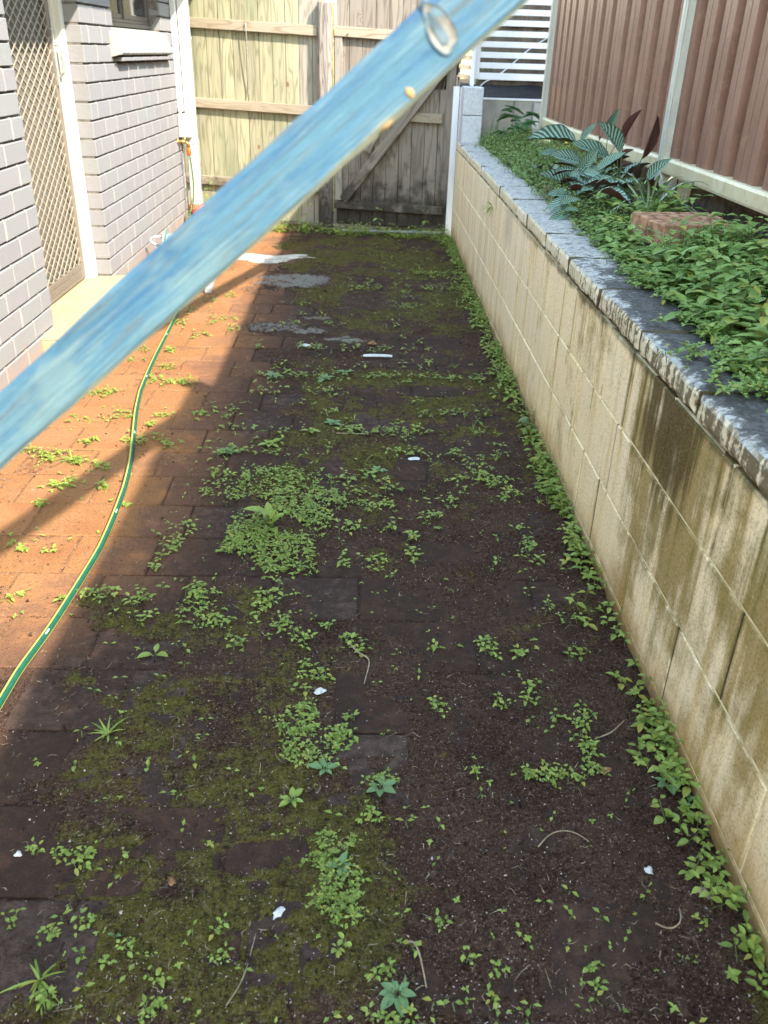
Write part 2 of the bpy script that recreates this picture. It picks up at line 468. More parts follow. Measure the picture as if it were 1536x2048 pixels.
M = dict(
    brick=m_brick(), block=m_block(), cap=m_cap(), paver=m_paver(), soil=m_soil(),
    paling=m_wood('green_tinged_pine_paling', (0.374, 0.348, 0.230), (0.258, 0.240, 0.161), (0.119, 0.106, 0.060), green=(0.19, 0.20, 0.12)),
    paling_pale=m_wood('bleached_pine_paling', (0.321, 0.293, 0.237), (0.279, 0.251, 0.209), (0.16, 0.14, 0.10)),
    gate=m_wood('grey_weathered_gate_board', (0.27, 0.230, 0.188), (0.205, 0.172, 0.14), (0.075, 0.06, 0.048), mould=True, rings=7),
    gate_x=m_wood('grey_weathered_gate_rail', (0.27, 0.230, 0.188), (0.205, 0.172, 0.14), (0.075, 0.06, 0.048), mould=True, rings=7, along=0),
    pale_x=m_wood('bleached_pine_stile', (0.32, 0.29, 0.235), (0.28, 0.25, 0.21), (0.11, 0.095, 0.07), along=0),
    gap_dark=simple('gap_darkening', (0.06, 0.05, 0.04), 0.95),  # for sheets added to keep the fence gaps dark
    rail=m_wood('cream_weathered_rail', (0.321, 0.279, 0.209), (0.279, 0.230, 0.164), (0.19, 0.135, 0.085), along=0, mould=True),
    post=m_wood('grey_split_post', (0.36, 0.31, 0.27), (0.27, 0.23, 0.20), (0.10, 0.085, 0.07), mould=True, rings=14, knots=False, grain=0.75),
    far_board=m_wood('old_grey_fence_board', (0.19, 0.155, 0.125), (0.14, 0.115, 0.09), (0.09, 0.07, 0.055), knots=False),
    mortar=simple('pale_mortar', (0.34, 0.32, 0.275), 0.9, var=0.12, scale=40, bump=0.4),
    mortar_deep=simple('deep_mortar_bed', (0.13, 0.115, 0.10), 0.95, var=0.3, scale=40),  # mortar darkened to carry the shade of the raked recess
    wall_mortar=simple('stained_wall_mortar', (0.74, 0.64, 0.42), 0.95, var=0.35, scale=18, bump=0.4),
    wall_joint=simple('dark_mossy_joint', (0.085, 0.065, 0.035), 0.95, var=0.5, scale=25, bump=0.4),
    white=m_painted('white_gloss_paint', (0.576, 0.576, 0.558), (0.522, 0.517, 0.495), (0.45, 0.40, 0.30), 0.30),
    jamb=m_painted('yellowed_white_jamb', (0.528, 0.502, 0.422), (0.554, 0.546, 0.510), (0.50, 0.40, 0.22), 0.45),
    step=m_painted('cream_step_paint', (0.31, 0.272, 0.172), (0.335, 0.28, 0.146), (0.36, 0.25, 0.11), 0.55, 0.6, 0.25),
    cream=m_painted('stained_cream_rail', (0.62, 0.55, 0.38), (0.55, 0.46, 0.29), (0.30, 0.21, 0.10), 0.7, 0.45),
    fpost=m_painted('cream_silver_post', (0.52, 0.52, 0.46), (0.44, 0.44, 0.40), (0.36, 0.30, 0.18), 0.35, 0.4),
    sheet=m_sheet(),
    bronze=simple('bronze_aluminium', (0.15, 0.122, 0.095), 0.45, 0.0, 0.45, 0.15, 60),
    winframe=simple('dark_bronze_window_frame', (0.085, 0.075, 0.066), 0.4, 0.0, 0.45, 0.15, 60),
    grille=simple('cream_bronze_grille', (0.25, 0.22, 0.165), 0.5, 0.0, 0.4, 0.15, 60),
    screen=simple('dusty_fly_screen', (0.135, 0.122, 0.105), 0.9, 0.0, 0.1, 0.14, 18),
    silver=simple('brushed_latch_metal', (0.55, 0.55, 0.53), 0.35, 0.8, 0.5, 0.2, 60),
    brass=simple('dull_brass', (0.42, 0.27, 0.10), 0.4, 0.75, 0.5, 0.3, 60),
    orange=simple('orange_plastic', (0.72, 0.10, 0.02), 0.45, 0.0, 0.4, 0.1, 60),
    terracotta=simple('flaking_red_paint', (0.42, 0.095, 0.045), 0.8, 0.0, 0.2, 0.45, 45, 0.5),
    glass=m_glass(),
    greybox=simple('pale_grey_box', (0.55, 0.56, 0.56), 0.5, 0.0, 0.35, 0.08, 40),
    hose_green=simple('green_hose_vinyl', (0.006, 0.062, 0.034), 0.55, 0.0, 0.3, 0.12, 50),
    hose_yellow=simple('yellow_hose_stripe', (0.40, 0.40, 0.09), 0.55, 0.0, 0.3, 0.08, 50),
    hose_pale=simple('pale_hose_print', (0.35, 0.48, 0.42), 0.4, 0.0, 0.4, 0.05, 50),
    reel=simple('faded_grey_green_plastic', (0.17, 0.22, 0.205), 0.5, 0.0, 0.35, 0.12, 30),
    reel_grey=simple('pale_grey_plastic', (0.36, 0.37, 0.37), 0.45, 0.0, 0.4, 0.15, 50),
    blue=m_blue(),
    knotwood=simple('bare_knot_wood', (0.185, 0.175, 0.150), 0.7, 0.0, 0.2, 0.3, 90),
    knotdark=simple('dark_knot_ring', (0.075, 0.105, 0.125), 0.7, 0.0, 0.2, 0.35, 90),
    chip=simple('bare_wood_chip', (0.30, 0.18, 0.07), 0.7, 0.0, 0.2, 0.2, 90),
    slat=m_painted('white_aluminium_slat', (0.74, 0.75, 0.79), (0.69, 0.70, 0.75), (0.5, 0.48, 0.44), 0.2),
    slat_grey=simple('grey_shaded_slat', (0.30, 0.31, 0.34), 0.45, 0.0, 0.35, 0.1, 40),  # darker copy of the white slat: the return's shade is in the colour
    pier=simple('whitewashed_block', (0.54, 0.55, 0.58), 0.9, 0.0, 0.15, 0.10, 60, 0.5),
    greywall=m_painted('streaked_grey_concrete', (0.30, 0.30, 0.295), (0.245, 0.245, 0.24), (0.22, 0.20, 0.17), 0.5, 0.9, 0.1),
    plinth=simple('dark_plinth', (0.085, 0.07, 0.055), 0.95, 0.0, 0.15, 0.5, 22, 0.6),  # dark mottled concrete tone
    mulch=simple('black_mulch', (0.028, 0.026, 0.027), 0.95, 0.0, 0.15, 0.5, 60, 0.9),
    bedsoil=simple('bed_soil', (0.040, 0.028, 0.020), 0.95, 0.0, 0.1, 0.5, 40, 0.9),
    redbrick=simple('weathered_red_brick', (0.34, 0.19, 0.115), 0.9, 0.0, 0.2, 0.4, 35, 0.6),
    hole=simple('brick_hole_shade', (0.035, 0.024, 0.02), 0.95, 0.0, 0.1, 0.3, 60),  # dark tone stands in for the shade inside the brick holes
    lump=simple('crumbling_aggregate', (0.22, 0.145, 0.105), 0.95, 0.0, 0.1, 0.55, 90, 0.9),
    finial=m_wood('orange_turned_timber', (0.52, 0.26, 0.085), (0.45, 0.21, 0.06), (0.22, 0.09, 0.03), knots=False),
    paper=simple('white_litter', (0.52, 0.52, 0.51), 0.8, 0.0, 0.2, 0.1, 90, 0.4),
    feather=simple('pinkish_grey_litter', (0.22, 0.165, 0.14), 0.8, 0.0, 0.2, 0.3, 70),
    deadleaf=simple('dead_leaf', (0.20, 0.11, 0.055), 0.8, 0.0, 0.2, 0.4, 60),
    twig=simple('dry_twig', (0.26, 0.205, 0.135), 0.85, 0.0, 0.15, 0.3, 60),
    straw=simple('bleached_straw', (0.23, 0.18, 0.115), 0.85, 0.0, 0.15, 0.5, 90),
    grit=simple('pale_grit', (0.34, 0.28, 0.24), 0.9, 0.0, 0.15, 0.6, 200),
    cement=simple('spilled_white_cement', (0.42, 0.385, 0.32), 0.95, 0.0, 0.1, 0.25, 30, 0.6),
    roof=simple('pale_eave_paint', (0.62, 0.62, 0.60), 0.7),
    leaf=m_leaf('weed_leaf', (0.125, 0.190, 0.032), (0.265, 0.335, 0.068)),
    leaf_dark=m_leaf('blue_green_weed_leaf', (0.095, 0.175, 0.07), (0.16, 0.26, 0.105)),
    leaf_lime=m_leaf('lime_weed_leaf', (0.14, 0.21, 0.03), (0.25, 0.32, 0.06)),
    leaf_bed=m_leaf('bed_cover_leaf', (0.120, 0.205, 0.048), (0.230, 0.335, 0.085)),
    leaf_far=m_leaf('deep_green_leaf', (0.020, 0.065, 0.022), (0.055, 0.13, 0.035)),
    moss=m_leaf('moss_tuft', (0.060, 0.058, 0.010), (0.135, 0.13, 0.022), 0.9, 0.15, None, 0.1),
    striped=m_striped_leaf(), variegated=m_variegated(),
    stem=simple('green_stem', (0.10, 0.14, 0.05), 0.7),
    warm=simple('warm_cream_board', (0.66, 0.42, 0.20), 0.7, var=0.3, scale=12),
)

# ------------------------------------------------------------------ mesh helpers
OFF = {}
def unit(v):
    return Vector(v).normalized()

class MB:
    def __init__(self):
        self.v, self.f, self.mi, self.uv, self.tint = [], [], [], None, None
    def add(self, verts, faces, mi=0, tint=None):
        b = len(self.v)
        self.v += [tuple(p) for p in verts]
        self.f += [tuple(b + i for i in q) for q in faces]
        self.mi += ([mi] * len(faces)) if isinstance(mi, int) else list(mi)
        if tint is not None:
            if self.tint is None:
                self.tint = []
            self.tint += [tint] * len(verts)
    def obox(self, c, U, V, W, h, ch=0.0, mi=0):
        """box at c with unit axes U V W and half sizes h, chamfer ch"""
        c, U, V, W = Vector(c), Vector(U), Vector(V), Vector(W)
        P = lambda a, b, d: c + U * a + V * b + W * d
        if ch <= 0:
            vs = [P(sx * h[0], sy * h[1], sz * h[2]) for sx in (-1, 1) for sy in (-1, 1) for sz in (-1, 1)]
            fs = [(0, 1, 3, 2), (4, 6, 7, 5), (0, 4, 5, 1), (2, 3, 7, 6), (0, 2, 6, 4), (1, 5, 7, 3)]
            self.add(vs, fs, mi)
            return
        vs, idx = [], {}
        for sx in (-1, 1):
            for sy in (-1, 1):
                for sz in (-1, 1):
                    for ax in range(3):
                        q = [sx * h[0], sy * h[1], sz * h[2]]
                        for k in range(3):
                            if k != ax:
                                q[k] -= ch * (1 if q[k] > 0 else -1)
                        idx[(sx, sy, sz, ax)] = len(vs)
                        vs.append(P(*q))
        fs = []
        S = (-1, 1)
        for s in S:
            for ax in range(3):
                cyc = [(-1, -1), (1, -1), (1, 1), (-1, 1)]
                if s < 0:
                    cyc = cyc[::-1]
                o = [k for k in range(3) if k != ax]
                if ax == 1:
                    cyc = cyc[::-1]
                q = []
                for a, b in cyc:
                    k = [0, 0, 0]
                    k[ax] = s
                    k[o[0]] = a
                    k[o[1]] = b
                    q.append(idx[(k[0], k[1], k[2], ax)])
                fs.append(tuple(q))
        for ax in range(3):                        # edge strips running along ax
            o = [k for k in range(3) if k != ax]
            for a in S:
                for b in S:
                    q = []
                    for s, pick in ((-1, o[0]), (1, o[0]), (1, o[1]), (-1, o[1])):
                        k = [0, 0, 0]
                        k[ax] = s
                        k[o[0]] = a
                        k[o[1]] = b
                        q.append(idx[(k[0], k[1], k[2], pick)])
                    fs.append(tuple(q))
        for a in S:
            for b in S:
                for d in S:
                    fs.append(tuple(idx[(a, b, d, k)] for k in range(3)))
        self.add(vs, fs, mi)
    def box(self, x0, x1, y0, y1, z0, z1, ch=0.0, mi=0):
        self.obox(((x0 + x1) / 2, (y0 + y1) / 2, (z0 + z1) / 2), (1, 0, 0), (0, 1, 0), (0, 0, 1), ((x1 - x0) / 2, (y1 - y0) / 2, (z1 - z0) / 2), ch, mi)
    def tube(self, pts, rad, n=8, mi=0, caps=True, roll=0.0):
        pts = [Vector(p) for p in pts]
        k = len(pts)
        rads = rad if isinstance(rad, (list, tuple)) else [rad] * k
        b = len(self.v)
        ref = Vector((0, 0, 1))
        d0 = (pts[1] - pts[0]).normalized()
        if abs(d0.z) > 0.9:
            ref = Vector((1, 0, 0))
        A = (ref - d0 * ref.dot(d0)).normalized()
        for i, p in enumerate(pts):
            d = (pts[min(i + 1, k - 1)] - pts[max(i - 1, 0)]).normalized()
            A = (A - d * A.dot(d)).normalized()
            B = d.cross(A)
            for j in range(n):
                t = 2 * math.pi * j / n + roll
                self.v.append(tuple(p + (A * math.cos(t) + B * math.sin(t)) * rads[i]))
        for i in range(k - 1):
            for j in range(n):
                j2 = (j + 1) % n
                self.f.append((b + i * n + j, b + i * n + j2, b + (i + 1) * n + j2, b + (i + 1) * n + j))
                self.mi.append(mi[j] if isinstance(mi, list) else mi)
        if caps:
            m0 = mi[0] if isinstance(mi, list) else mi
            self.f.append(tuple(b + j for j in range(n))[::-1])
            self.f.append(tuple(b + (k - 1) * n + j for j in range(n)))
            self.mi += [m0, m0]
    def lathe(self, c, prof, n=18, mi=0):
        b = len(self.v)
        for r, z in prof:
            for j in range(n):
                t = 2 * math.pi * j / n
                self.v.append((c[0] + r * math.cos(t), c[1] + r * math.sin(t), c[2] + z))
        for i in range(len(prof) - 1):
            for j in range(n):
                j2 = (j + 1) % n
                self.f.append((b + i * n + j, b + i * n + j2, b + (i + 1) * n + j2, b + (i + 1) * n + j))
                self.mi.append(mi)
        self.f.append(tuple(b + (len(prof) - 1) * n + j for j in range(n)))
        self.mi.append(mi)
    def leaf(self, base, d, up, L, W, fold=0.25, bend=0.3, mi=0, tint=(0.5, 0, 0, 1), seg=2, prof=None):
        """a folded leaf blade: d its direction, up its face"""
        d = Vector(d).normalized()
        up = Vector(up)
        up = (up - d * up.dot(d))
        up = up.normalized() if up.length > 1e-5 else Vector((0, 0, 1))
        s = d.cross(up)
        base = Vector(base)
        prof = prof or ((0.0, 0.12), (0.45, 1.0), (1.0, 0.0)) if seg == 2 else (prof or ((0.0, 0.15), (0.2, 0.72), (0.45, 1.0), (0.75, 0.70), (1.0, 0.0)))
        vs, uvs = [], []
        for t, w in prof:
            c = base + d * (L * t) - up * (bend * L * t * t)
            hw = W * 0.5 * w
            vs += [c + s * hw + up * (fold * hw), c, c - s * hw + up * (fold * hw)]
            uvs += [(0.5 + 0.5 * w, t), (0.5, t), (0.5 - 0.5 * w, t)]
        fs = []
        for i in range(len(prof) - 1):
            a = i * 3
            if prof[i + 1][1] == 0.0:
                fs += [(a, a + 1, a + 4), (a + 1, a + 2, a + 4)]
            else:
                fs += [(a, a + 1, a + 4, a + 3), (a + 1, a + 2, a + 5, a + 4)]
        self.add(vs, fs, mi, tint)
        if self.uv is None:
            self.uv = []
        self.uv += uvs
    def build(self, name, mats, parent=None, smooth=False, link=True):
        o0 = Vector(OFF.get(parent.name, (0, 0, 0))) if parent else Vector((0, 0, 0))
        me = bpy.data.meshes.new(name)
        v = np.array(self.v, dtype=np.float64) - np.array(o0)
        me.from_pydata(v.tolist(), [], self.f)
        for m in (mats if isinstance(mats, (list, tuple)) else [mats]):
            me.materials.append(m)
        if any(self.mi):
            me.polygons.foreach_set('material_index', self.mi)
        if smooth:
            me.polygons.foreach_set('use_smooth', [True] * len(me.polygons))
        if self.tint is not None and len(self.tint) == len(self.v):
            ca = me.color_attributes.new('tint', 'FLOAT_COLOR', 'POINT')
            ca.data.foreach_set('color', np.array(self.tint, dtype=np.float32).ravel())
        if self.uv is not None and len(self.uv) == len(self.v):
            ul = me.uv_layers.new(name='UVMap')
            li = np.empty(len(me.loops), dtype=np.int32)
            me.loops.foreach_get('vertex_index', li)
            ul.data.foreach_set('uv', np.array(self.uv, dtype=np.float32)[li].ravel())
        me.update()
        o = bpy.data.objects.new(name, me)
        COL.objects.link(o)
        if parent:
            o.parent = parent
        OFF[o.name] = tuple(o0)
        return o

def fix_normals(o):
    import bmesh
    bm = bmesh.new()
    bm.from_mesh(o.data)
    bmesh.ops.recalc_face_normals(bm, faces=bm.faces)
    bm.to_mesh(o.data)
    bm.free()
    return o

def thing(name, label, cat, loc=(0, 0, 0), group=None, kind=None):
    o = bpy.data.objects.new(name, None)
    o.empty_display_size = 0.1
    COL.objects.link(o)
    o.location = loc
    OFF[o.name] = tuple(loc)
    tag(o, label, cat, group, kind)
    return o

def tag(o, label=None, cat=None, group=None, kind=None):
    if label: o['label'] = label
    if cat: o['category'] = cat
    if group: o['group'] = group
    if kind: o['kind'] = kind
    return o

def place(me_obj, name, loc, parent, rot=(0, 0, 0), scale=(1, 1, 1)):
    """another object that shares me_obj's mesh, placed in world space under parent"""
    o = bpy.data.objects.new(name, me_obj.data)
    COL.objects.link(o)
    o.parent = parent
    o.location = Vector(loc) - Vector(OFF[parent.name])
    o.rotation_euler = rot
    o.scale = scale
    OFF[o.name] = tuple(loc)
    return o

def proto(mb, name, mats, smooth=False):
    """mesh only (kept in a holder that is not linked)"""
    o = mb.build(name, mats, None, smooth)
    fix_normals(o)
    COL.objects.unlink(o)
    return o

# ---- value noise for laying things out
_perm = nrg.rand(256, 256)
def vnoise(x, y):
    x = np.asarray(x, dtype=np.float64)
    y = np.asarray(y, dtype=np.float64)
    xi, yi = np.floor(x).astype(int), np.floor(y).astype(int)
    fx, fy = x - xi, y - yi
    fx, fy = fx * fx * (3 - 2 * fx), fy * fy * (3 - 2 * fy)
    g = lambda a, b: _perm[a % 256, b % 256]
    return (g(xi, yi) * (1 - fx) + g(xi + 1, yi) * fx) * (1 - fy) + (g(xi, yi + 1) * (1 - fx) + g(xi + 1, yi + 1) * fx) * fy
def fbm(x, y, s, oc=4, k=0.5):
    a, t, tot = 1.0, 0.0, 0.0
    for i in range(oc):
        t = t + a * vnoise(np.asarray(x) * s + 17.3 * i, np.asarray(y) * s + 9.1 * i)
        tot += a
        a *= k
        s *= 2.03
    return t / tot
def sstep(v, a, b):
    t = np.clip((np.asarray(v, dtype=np.float64) - a) / (b - a), 0, 1)
    return t * t * (3 - 2 * t)

# ================================================================== ground
CAMP = Vector((0, 0, 1.263))
BARE = [(-0.07, 1.90, .07, .10), (0.47, 1.90, .09, .075), (0.25, 2.10, .08, .055), (0.03, 1.36, .07, .065), (-0.25, 1.95, .07, .05),
        (-0.36, 2.66, .07, .07), (-0.55, 3.3, .13, .10), (-0.33, 3.62, .12, .06), (0.30, 3.78, .30, .10), (0.20, 4.10, .28, .12),
        (-0.10, 2.50, .07, .14), (0.17, 2.62, .06, .14), (0.05, 3.0, .10, .07), (0.45, 2.85, .10, .05), (-0.47, 4.15, .20, .25), (-.22, 4.0, .1, .2),
        (-0.52, 2.1, .17, .30), (-0.18, 1.03, .05, .03), (-.30, 3.02, .10, .06), (0.3, 3.4, .2, .06)]
MOSS = [(0.30, 5.4, .42, 1.0, .40), (0.0, 6.1, .55, .6, .35), (-0.15, 3.2, .5, .55, .30), (-0.42, 1.38, .20, .24, .42), (-0.18, 1.22, .16, .16, .30),
        (-0.45, 1.02, .25, .14, .38), (-0.2, 0.86, .35, .14, .42), (-0.02, 1.05, .12, .18, .30), (-0.45, 0.8, .2, .1, .2), (-0.4, 2.55, .2, .2, .25),
        (0.28, 1.25, .30, .5, -.42), (0.42, 0.9, .3, .3, -.35), (0.25, 2.2, .35, .4, -.25), (0.1, 4.7, .5, .6, .25), (-.1, 2.75, .45, .3, .22), (-.3, .98, .1, .05, -.5), (0.18, 4.25, .35, .12, .25), (-.5, 4.0, .2, .5, -.4)]
CEM = [(-0.44, 5.30, .25, .20, .66), (-0.47, 4.3, .17, .10, .50), (-0.27, 4.24, .10, .06, .55), (-0.10, 4.09, .13, .06, .60), (-.27, 4.47, .1, .05, .55), (-0.62, 5.1, .12, .2, .35)]

def blob(x, y, c, soft=0.35):
    d = np.sqrt(((x - c[0]) / c[2]) ** 2 + ((y - c[1]) / c[3]) ** 2)
    return 1 - sstep(d, 1 - soft, 1 + soft)
def fields(x, y):
    n1 = fbm(x, y, 3.3, 4)
    n2 = fbm(x + 3.1, y + 5.7, 13, 4)
    n3 = fbm(x, y, 62, 3)
    xb = np.interp(y, [0.5, 2.0, 2.8, 4.0, 5.0, 7.0], [-.82, -.60, -.52, -.42, -.55, -.62])
    right = sstep(x + 0.34 * (n1 - .5) * 2, xb - .02, xb + .20)
    cov = right * np.clip(0.42 + 1.5 * (n1 - 0.38), 0.30, 1)
    for b in BARE:
        cov = cov - 0.80 * blob(x + .05 * (n2 - .5), y + .05 * (n2 - .5), b)
    cem = 0
    for b in CEM:
        k = blob(x + .12 * (n2 - .5), y + .12 * (n2 - .5), b, .45) * b[4]
        cem = np.maximum(cem, k)
    cov = np.clip(np.maximum(cov, sstep(cem, .1, .5) * .75), 0, 1)
    foot = sstep(x, .53, .64)
    cov = np.maximum(cov, foot * .8)
    n4 = fbm(x + 1.7, y + 4.4, 30, 4, .65)
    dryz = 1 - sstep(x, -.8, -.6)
    z = -0.0075 + .0045 * dryz + cov * 0.0145 + ((n2 - .5) * 0.012 + (n4 - .5) * .024) * (.12 + .9 * cov) + (n3 - .5) * 0.006 * (.3 + cov) + foot * .010
    moss = 0.50 + 1.3 * (fbm(x + 8, y + 2, 2.4, 4) - .5) + 1.0 * (fbm(x + 3, y + 1, 8.5, 3) - .5)
    for b in MOSS:
        moss = moss + blob(x + .10 * (n2 - .5), y + .10 * (n2 - .5), b, .9) * b[4] * .72
    moss = np.clip(moss, 0, 1) * sstep(cov, .2, .55) * (1 - sstep(cem, .2, .5))
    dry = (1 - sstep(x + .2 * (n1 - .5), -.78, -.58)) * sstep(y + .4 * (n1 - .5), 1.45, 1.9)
    return z, moss, dry, cem, cov
def gz(x, y):
    return float(max(fields(np.array([x]), np.array([y]))[0][0], -0.001))

g = MB()
S = 60.0
g.add([(-S, -S, -.075), (S, -S, -.075), (S, S, -.075), (-S, S, -.075)], [(0, 1, 2, 3)])
tag(g.build('ground', M['bedsoil']), kind='structure')

nx, ny = 290, 860
X, Y = np.meshgrid(np.linspace(-1.425, 0.652, nx), np.linspace(0.50, 7.22, ny))
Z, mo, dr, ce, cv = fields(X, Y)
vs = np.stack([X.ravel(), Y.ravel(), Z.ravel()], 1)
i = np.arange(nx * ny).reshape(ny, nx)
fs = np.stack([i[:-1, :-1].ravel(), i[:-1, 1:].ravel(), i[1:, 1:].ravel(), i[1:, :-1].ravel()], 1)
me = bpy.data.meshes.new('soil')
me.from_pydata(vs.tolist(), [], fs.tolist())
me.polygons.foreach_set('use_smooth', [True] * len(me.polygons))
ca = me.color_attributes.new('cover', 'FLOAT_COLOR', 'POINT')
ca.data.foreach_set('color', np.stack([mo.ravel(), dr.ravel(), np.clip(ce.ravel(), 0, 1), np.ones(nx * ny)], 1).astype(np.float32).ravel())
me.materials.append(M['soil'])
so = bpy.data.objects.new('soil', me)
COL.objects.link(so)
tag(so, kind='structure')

paving = thing('paving', None, None, (0, 0.6, 0), kind='structure')
pm = MB()
pm.obox((0, 0, 0), (1, 0, 0), (0, 1, 0), (0, 0, 1), (.1125, .0975, .025), .004)
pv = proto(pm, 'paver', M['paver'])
r = 0
yy = 0.545
while yy < 7.2:
    x0 = -1.42 + [0.10, -0.02, 0.14, 0.03][r % 4] + rng.uniform(-.012, .012) - .115
    k = 0
    while x0 + .23 * k < 0.62:
        cx = x0 + .23 * k + .115
        k += 1
        if cx < -1.43 or cx > .66:
            continue
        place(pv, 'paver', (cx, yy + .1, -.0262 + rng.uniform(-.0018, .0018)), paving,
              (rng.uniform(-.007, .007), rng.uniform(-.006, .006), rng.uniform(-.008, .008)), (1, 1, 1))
    yy += .2
    r += 1

# ================================================================== block retaining wall
wall = thing('block_wall', 'long low cream concrete block wall streaked brown and green along the paving', 'wall', (.72, 3.0, 0))
b = MB()
b.box(.6545, .78, -1.0, 6.735, -.2, .642)
fill = b.build('mortar', M['wall_mortar'], wall)
b = MB()
b.box(.662, .78, -1.0, 6.73, .642, .66)
b.build('coping_bed', M['wall_joint'], wall)
protos = {}
def block(y0, y1, z0, z1, x0, x1, mat, ch, nm):
    key = (round(y1 - y0, 3), round(z1 - z0, 3), nm)
    if key not in protos:
        m = MB()
        m.box(-(x1 - x0) / 2, (x1 - x0) / 2, -(y1 - y0) / 2, (y1 - y0) / 2, -(z1 - z0) / 2, (z1 - z0) / 2, ch)
        protos[key] = proto(m, nm, mat)
    place(protos[key], nm, ((x0 + x1) / 2 + rng.uniform(-.0012, .0012), (y0 + y1) / 2, (z0 + z1) / 2), wall, (rng.uniform(-.002, .002), rng.uniform(-.002, .002), rng.uniform(-.0018, .0018)))
for (z0, z1, joints) in [
        (.4485, .642, [-.69, -.28, .12, .52, .93, 1.335, 1.66, 1.965, 2.18, 2.595, 3.0, 3.405, 3.81, 4.215, 4.62, 5.03, 5.43, 5.84, 6.24, 6.735]),
        (.2525, .4425, [-.87, -.46, -.04, .36, .77, 1.17, 1.585, 2.0, 2.40, 2.80, 3.20, 3.6, 4.0, 4.4, 4.8, 5.2, 5.6, 6.0, 6.4, 6.735]),
        (.0545, .2465, [-.65, -.24, .16, .56, .96, 1.395, 1.72, 2.075, 2.27, 2.68, 3.08, 3.49, 3.9, 4.3, 4.7, 5.1, 5.5, 5.9, 6.3, 6.735]),
        (-.15, .0495, [-.85, -.45, -.05, .36, .76, 1.16, 1.56, 1.96, 2.36, 2.76, 3.16, 3.56, 3.96, 4.36, 4.76, 5.16, 5.56, 5.96, 6.36, 6.735])]:
    for a, c in zip(joints[:-1], joints[1:]):
        wide = rng.random() < .45
        gap = .0036 if wide else .0022
        block(a + gap, c - gap, z0, z1, .651, .775, M['block'], .003, 'block')
b = MB()                                     # vertical joints packed with dirt, recessed
for (z0, z1, ys) in [(.4485, .642, [1.965, 2.18, 2.595, 3.0]), (.2525, .4425, [1.17, 2.0]), (.0545, .2465, [2.075, 2.27, 1.395])]:
    for y in ys:
        b.box(.6530, .66, y - .0025, y + .0025, z0, z1)
b.build('joint_dirt', M['wall_joint'], wall)
def rough_block(name, mat, parent, x0, x1, y0, y1, z0, z1, seed):
    import bmesh
    bm = bmesh.new()
    bmesh.ops.create_cube(bm, size=1.0)
    ed = [[e for e in bm.edges if abs((e.verts[0].co - e.verts[1].co)[a]) > .5] for a in range(3)]
    for a, cuts in ((0, 5), (1, 14), (2, 3)):
        es = [e for e in bm.edges if abs((e.verts[0].co - e.verts[1].co)[a]) > .5]
        bmesh.ops.subdivide_edges(bm, edges=es, cuts=cuts, use_grid_fill=True)
    c = Vector(((x0 + x1) / 2, (y0 + y1) / 2, (z0 + z1) / 2))
    h = Vector(((x1 - x0), (y1 - y0), (z1 - z0)))
    for v in bm.verts:
        q = v.co.copy()
        ext = sum(1 for a in range(3) if abs(q[a]) > .499)
        w = Vector((q.x * h.x, q.y * h.y, q.z * h.z)) + c
        n = float(fbm(w.y * 1.0 + seed, w.x * 1.3 + w.z * 1.9, 22, 3)) - .5
        n2 = float(vnoise(w.y * 55 + seed * 7, w.x * 60 + w.z * 60))
        pull = .0016 + (.0055 * max(0, n + .15) * 2 + .0035 * n2 * n2 if ext >= 2 else 0)
        for a in range(3):
            if abs(q[a]) > .499:
                w[a] -= math.copysign(pull if ext >= 2 else (.003 * n), q[a])
        v.co = w - Vector(OFF[parent.name])
    me = bpy.data.meshes.new(name)
    bm.to_mesh(me)
    bm.free()
    me.materials.append(mat)
    o = bpy.data.objects.new(name, me)
    COL.objects.link(o)
    o.parent = parent
    OFF[o.name] = OFF[parent.name]
    return o
for k in range(19):
    y0 = -.90 + .405 * k
    y1 = min(y0 + .405, 6.74)
    g1 = rng.uniform(.003, .006)
    rough_block('coping_block', M['cap'], wall, .645 + rng.uniform(-.002, .002), .806, y0 + g1, y1 - g1, .651, .708 + rng.uniform(-.002, .002), k)

# ================================================================== garden bed behind the wall
def bedz(x, y):
    return .672 + .075 * sstep(x, .80, 1.28) + .02 * (fbm(x, y, 6, 3) - .5)
nx, ny = 26, 150
X, Y = np.meshgrid(np.linspace(0.78, 1.42, nx), np.linspace(-1.0, 6.98, ny))
Z = bedz(X, Y)
vs = np.stack([X.ravel(), Y.ravel(), Z.ravel()], 1)
i = np.arange(nx * ny).reshape(ny, nx)
fs = np.stack([i[:-1, :-1].ravel(), i[:-1, 1:].ravel(), i[1:, 1:].ravel(), i[1:, :-1].ravel()], 1)
me = bpy.data.meshes.new('garden_soil')
me.from_pydata(vs.tolist(), [], fs.tolist())
me.polygons.foreach_set('use_smooth', [True] * len(me.polygons))
me.materials.append(M['bedsoil'])
o = bpy.data.objects.new('garden_soil', me)
COL.objects.link(o)
tag(o, kind='structure')
b = MB()
b.box(1.345, 1.50, -1.0, 6.4, .3, .862, .004)
plinth = b.build('plinth', M['plinth'])
tag(plinth, 'dark concrete plinth in the gap under the brown metal fence', 'plinth')

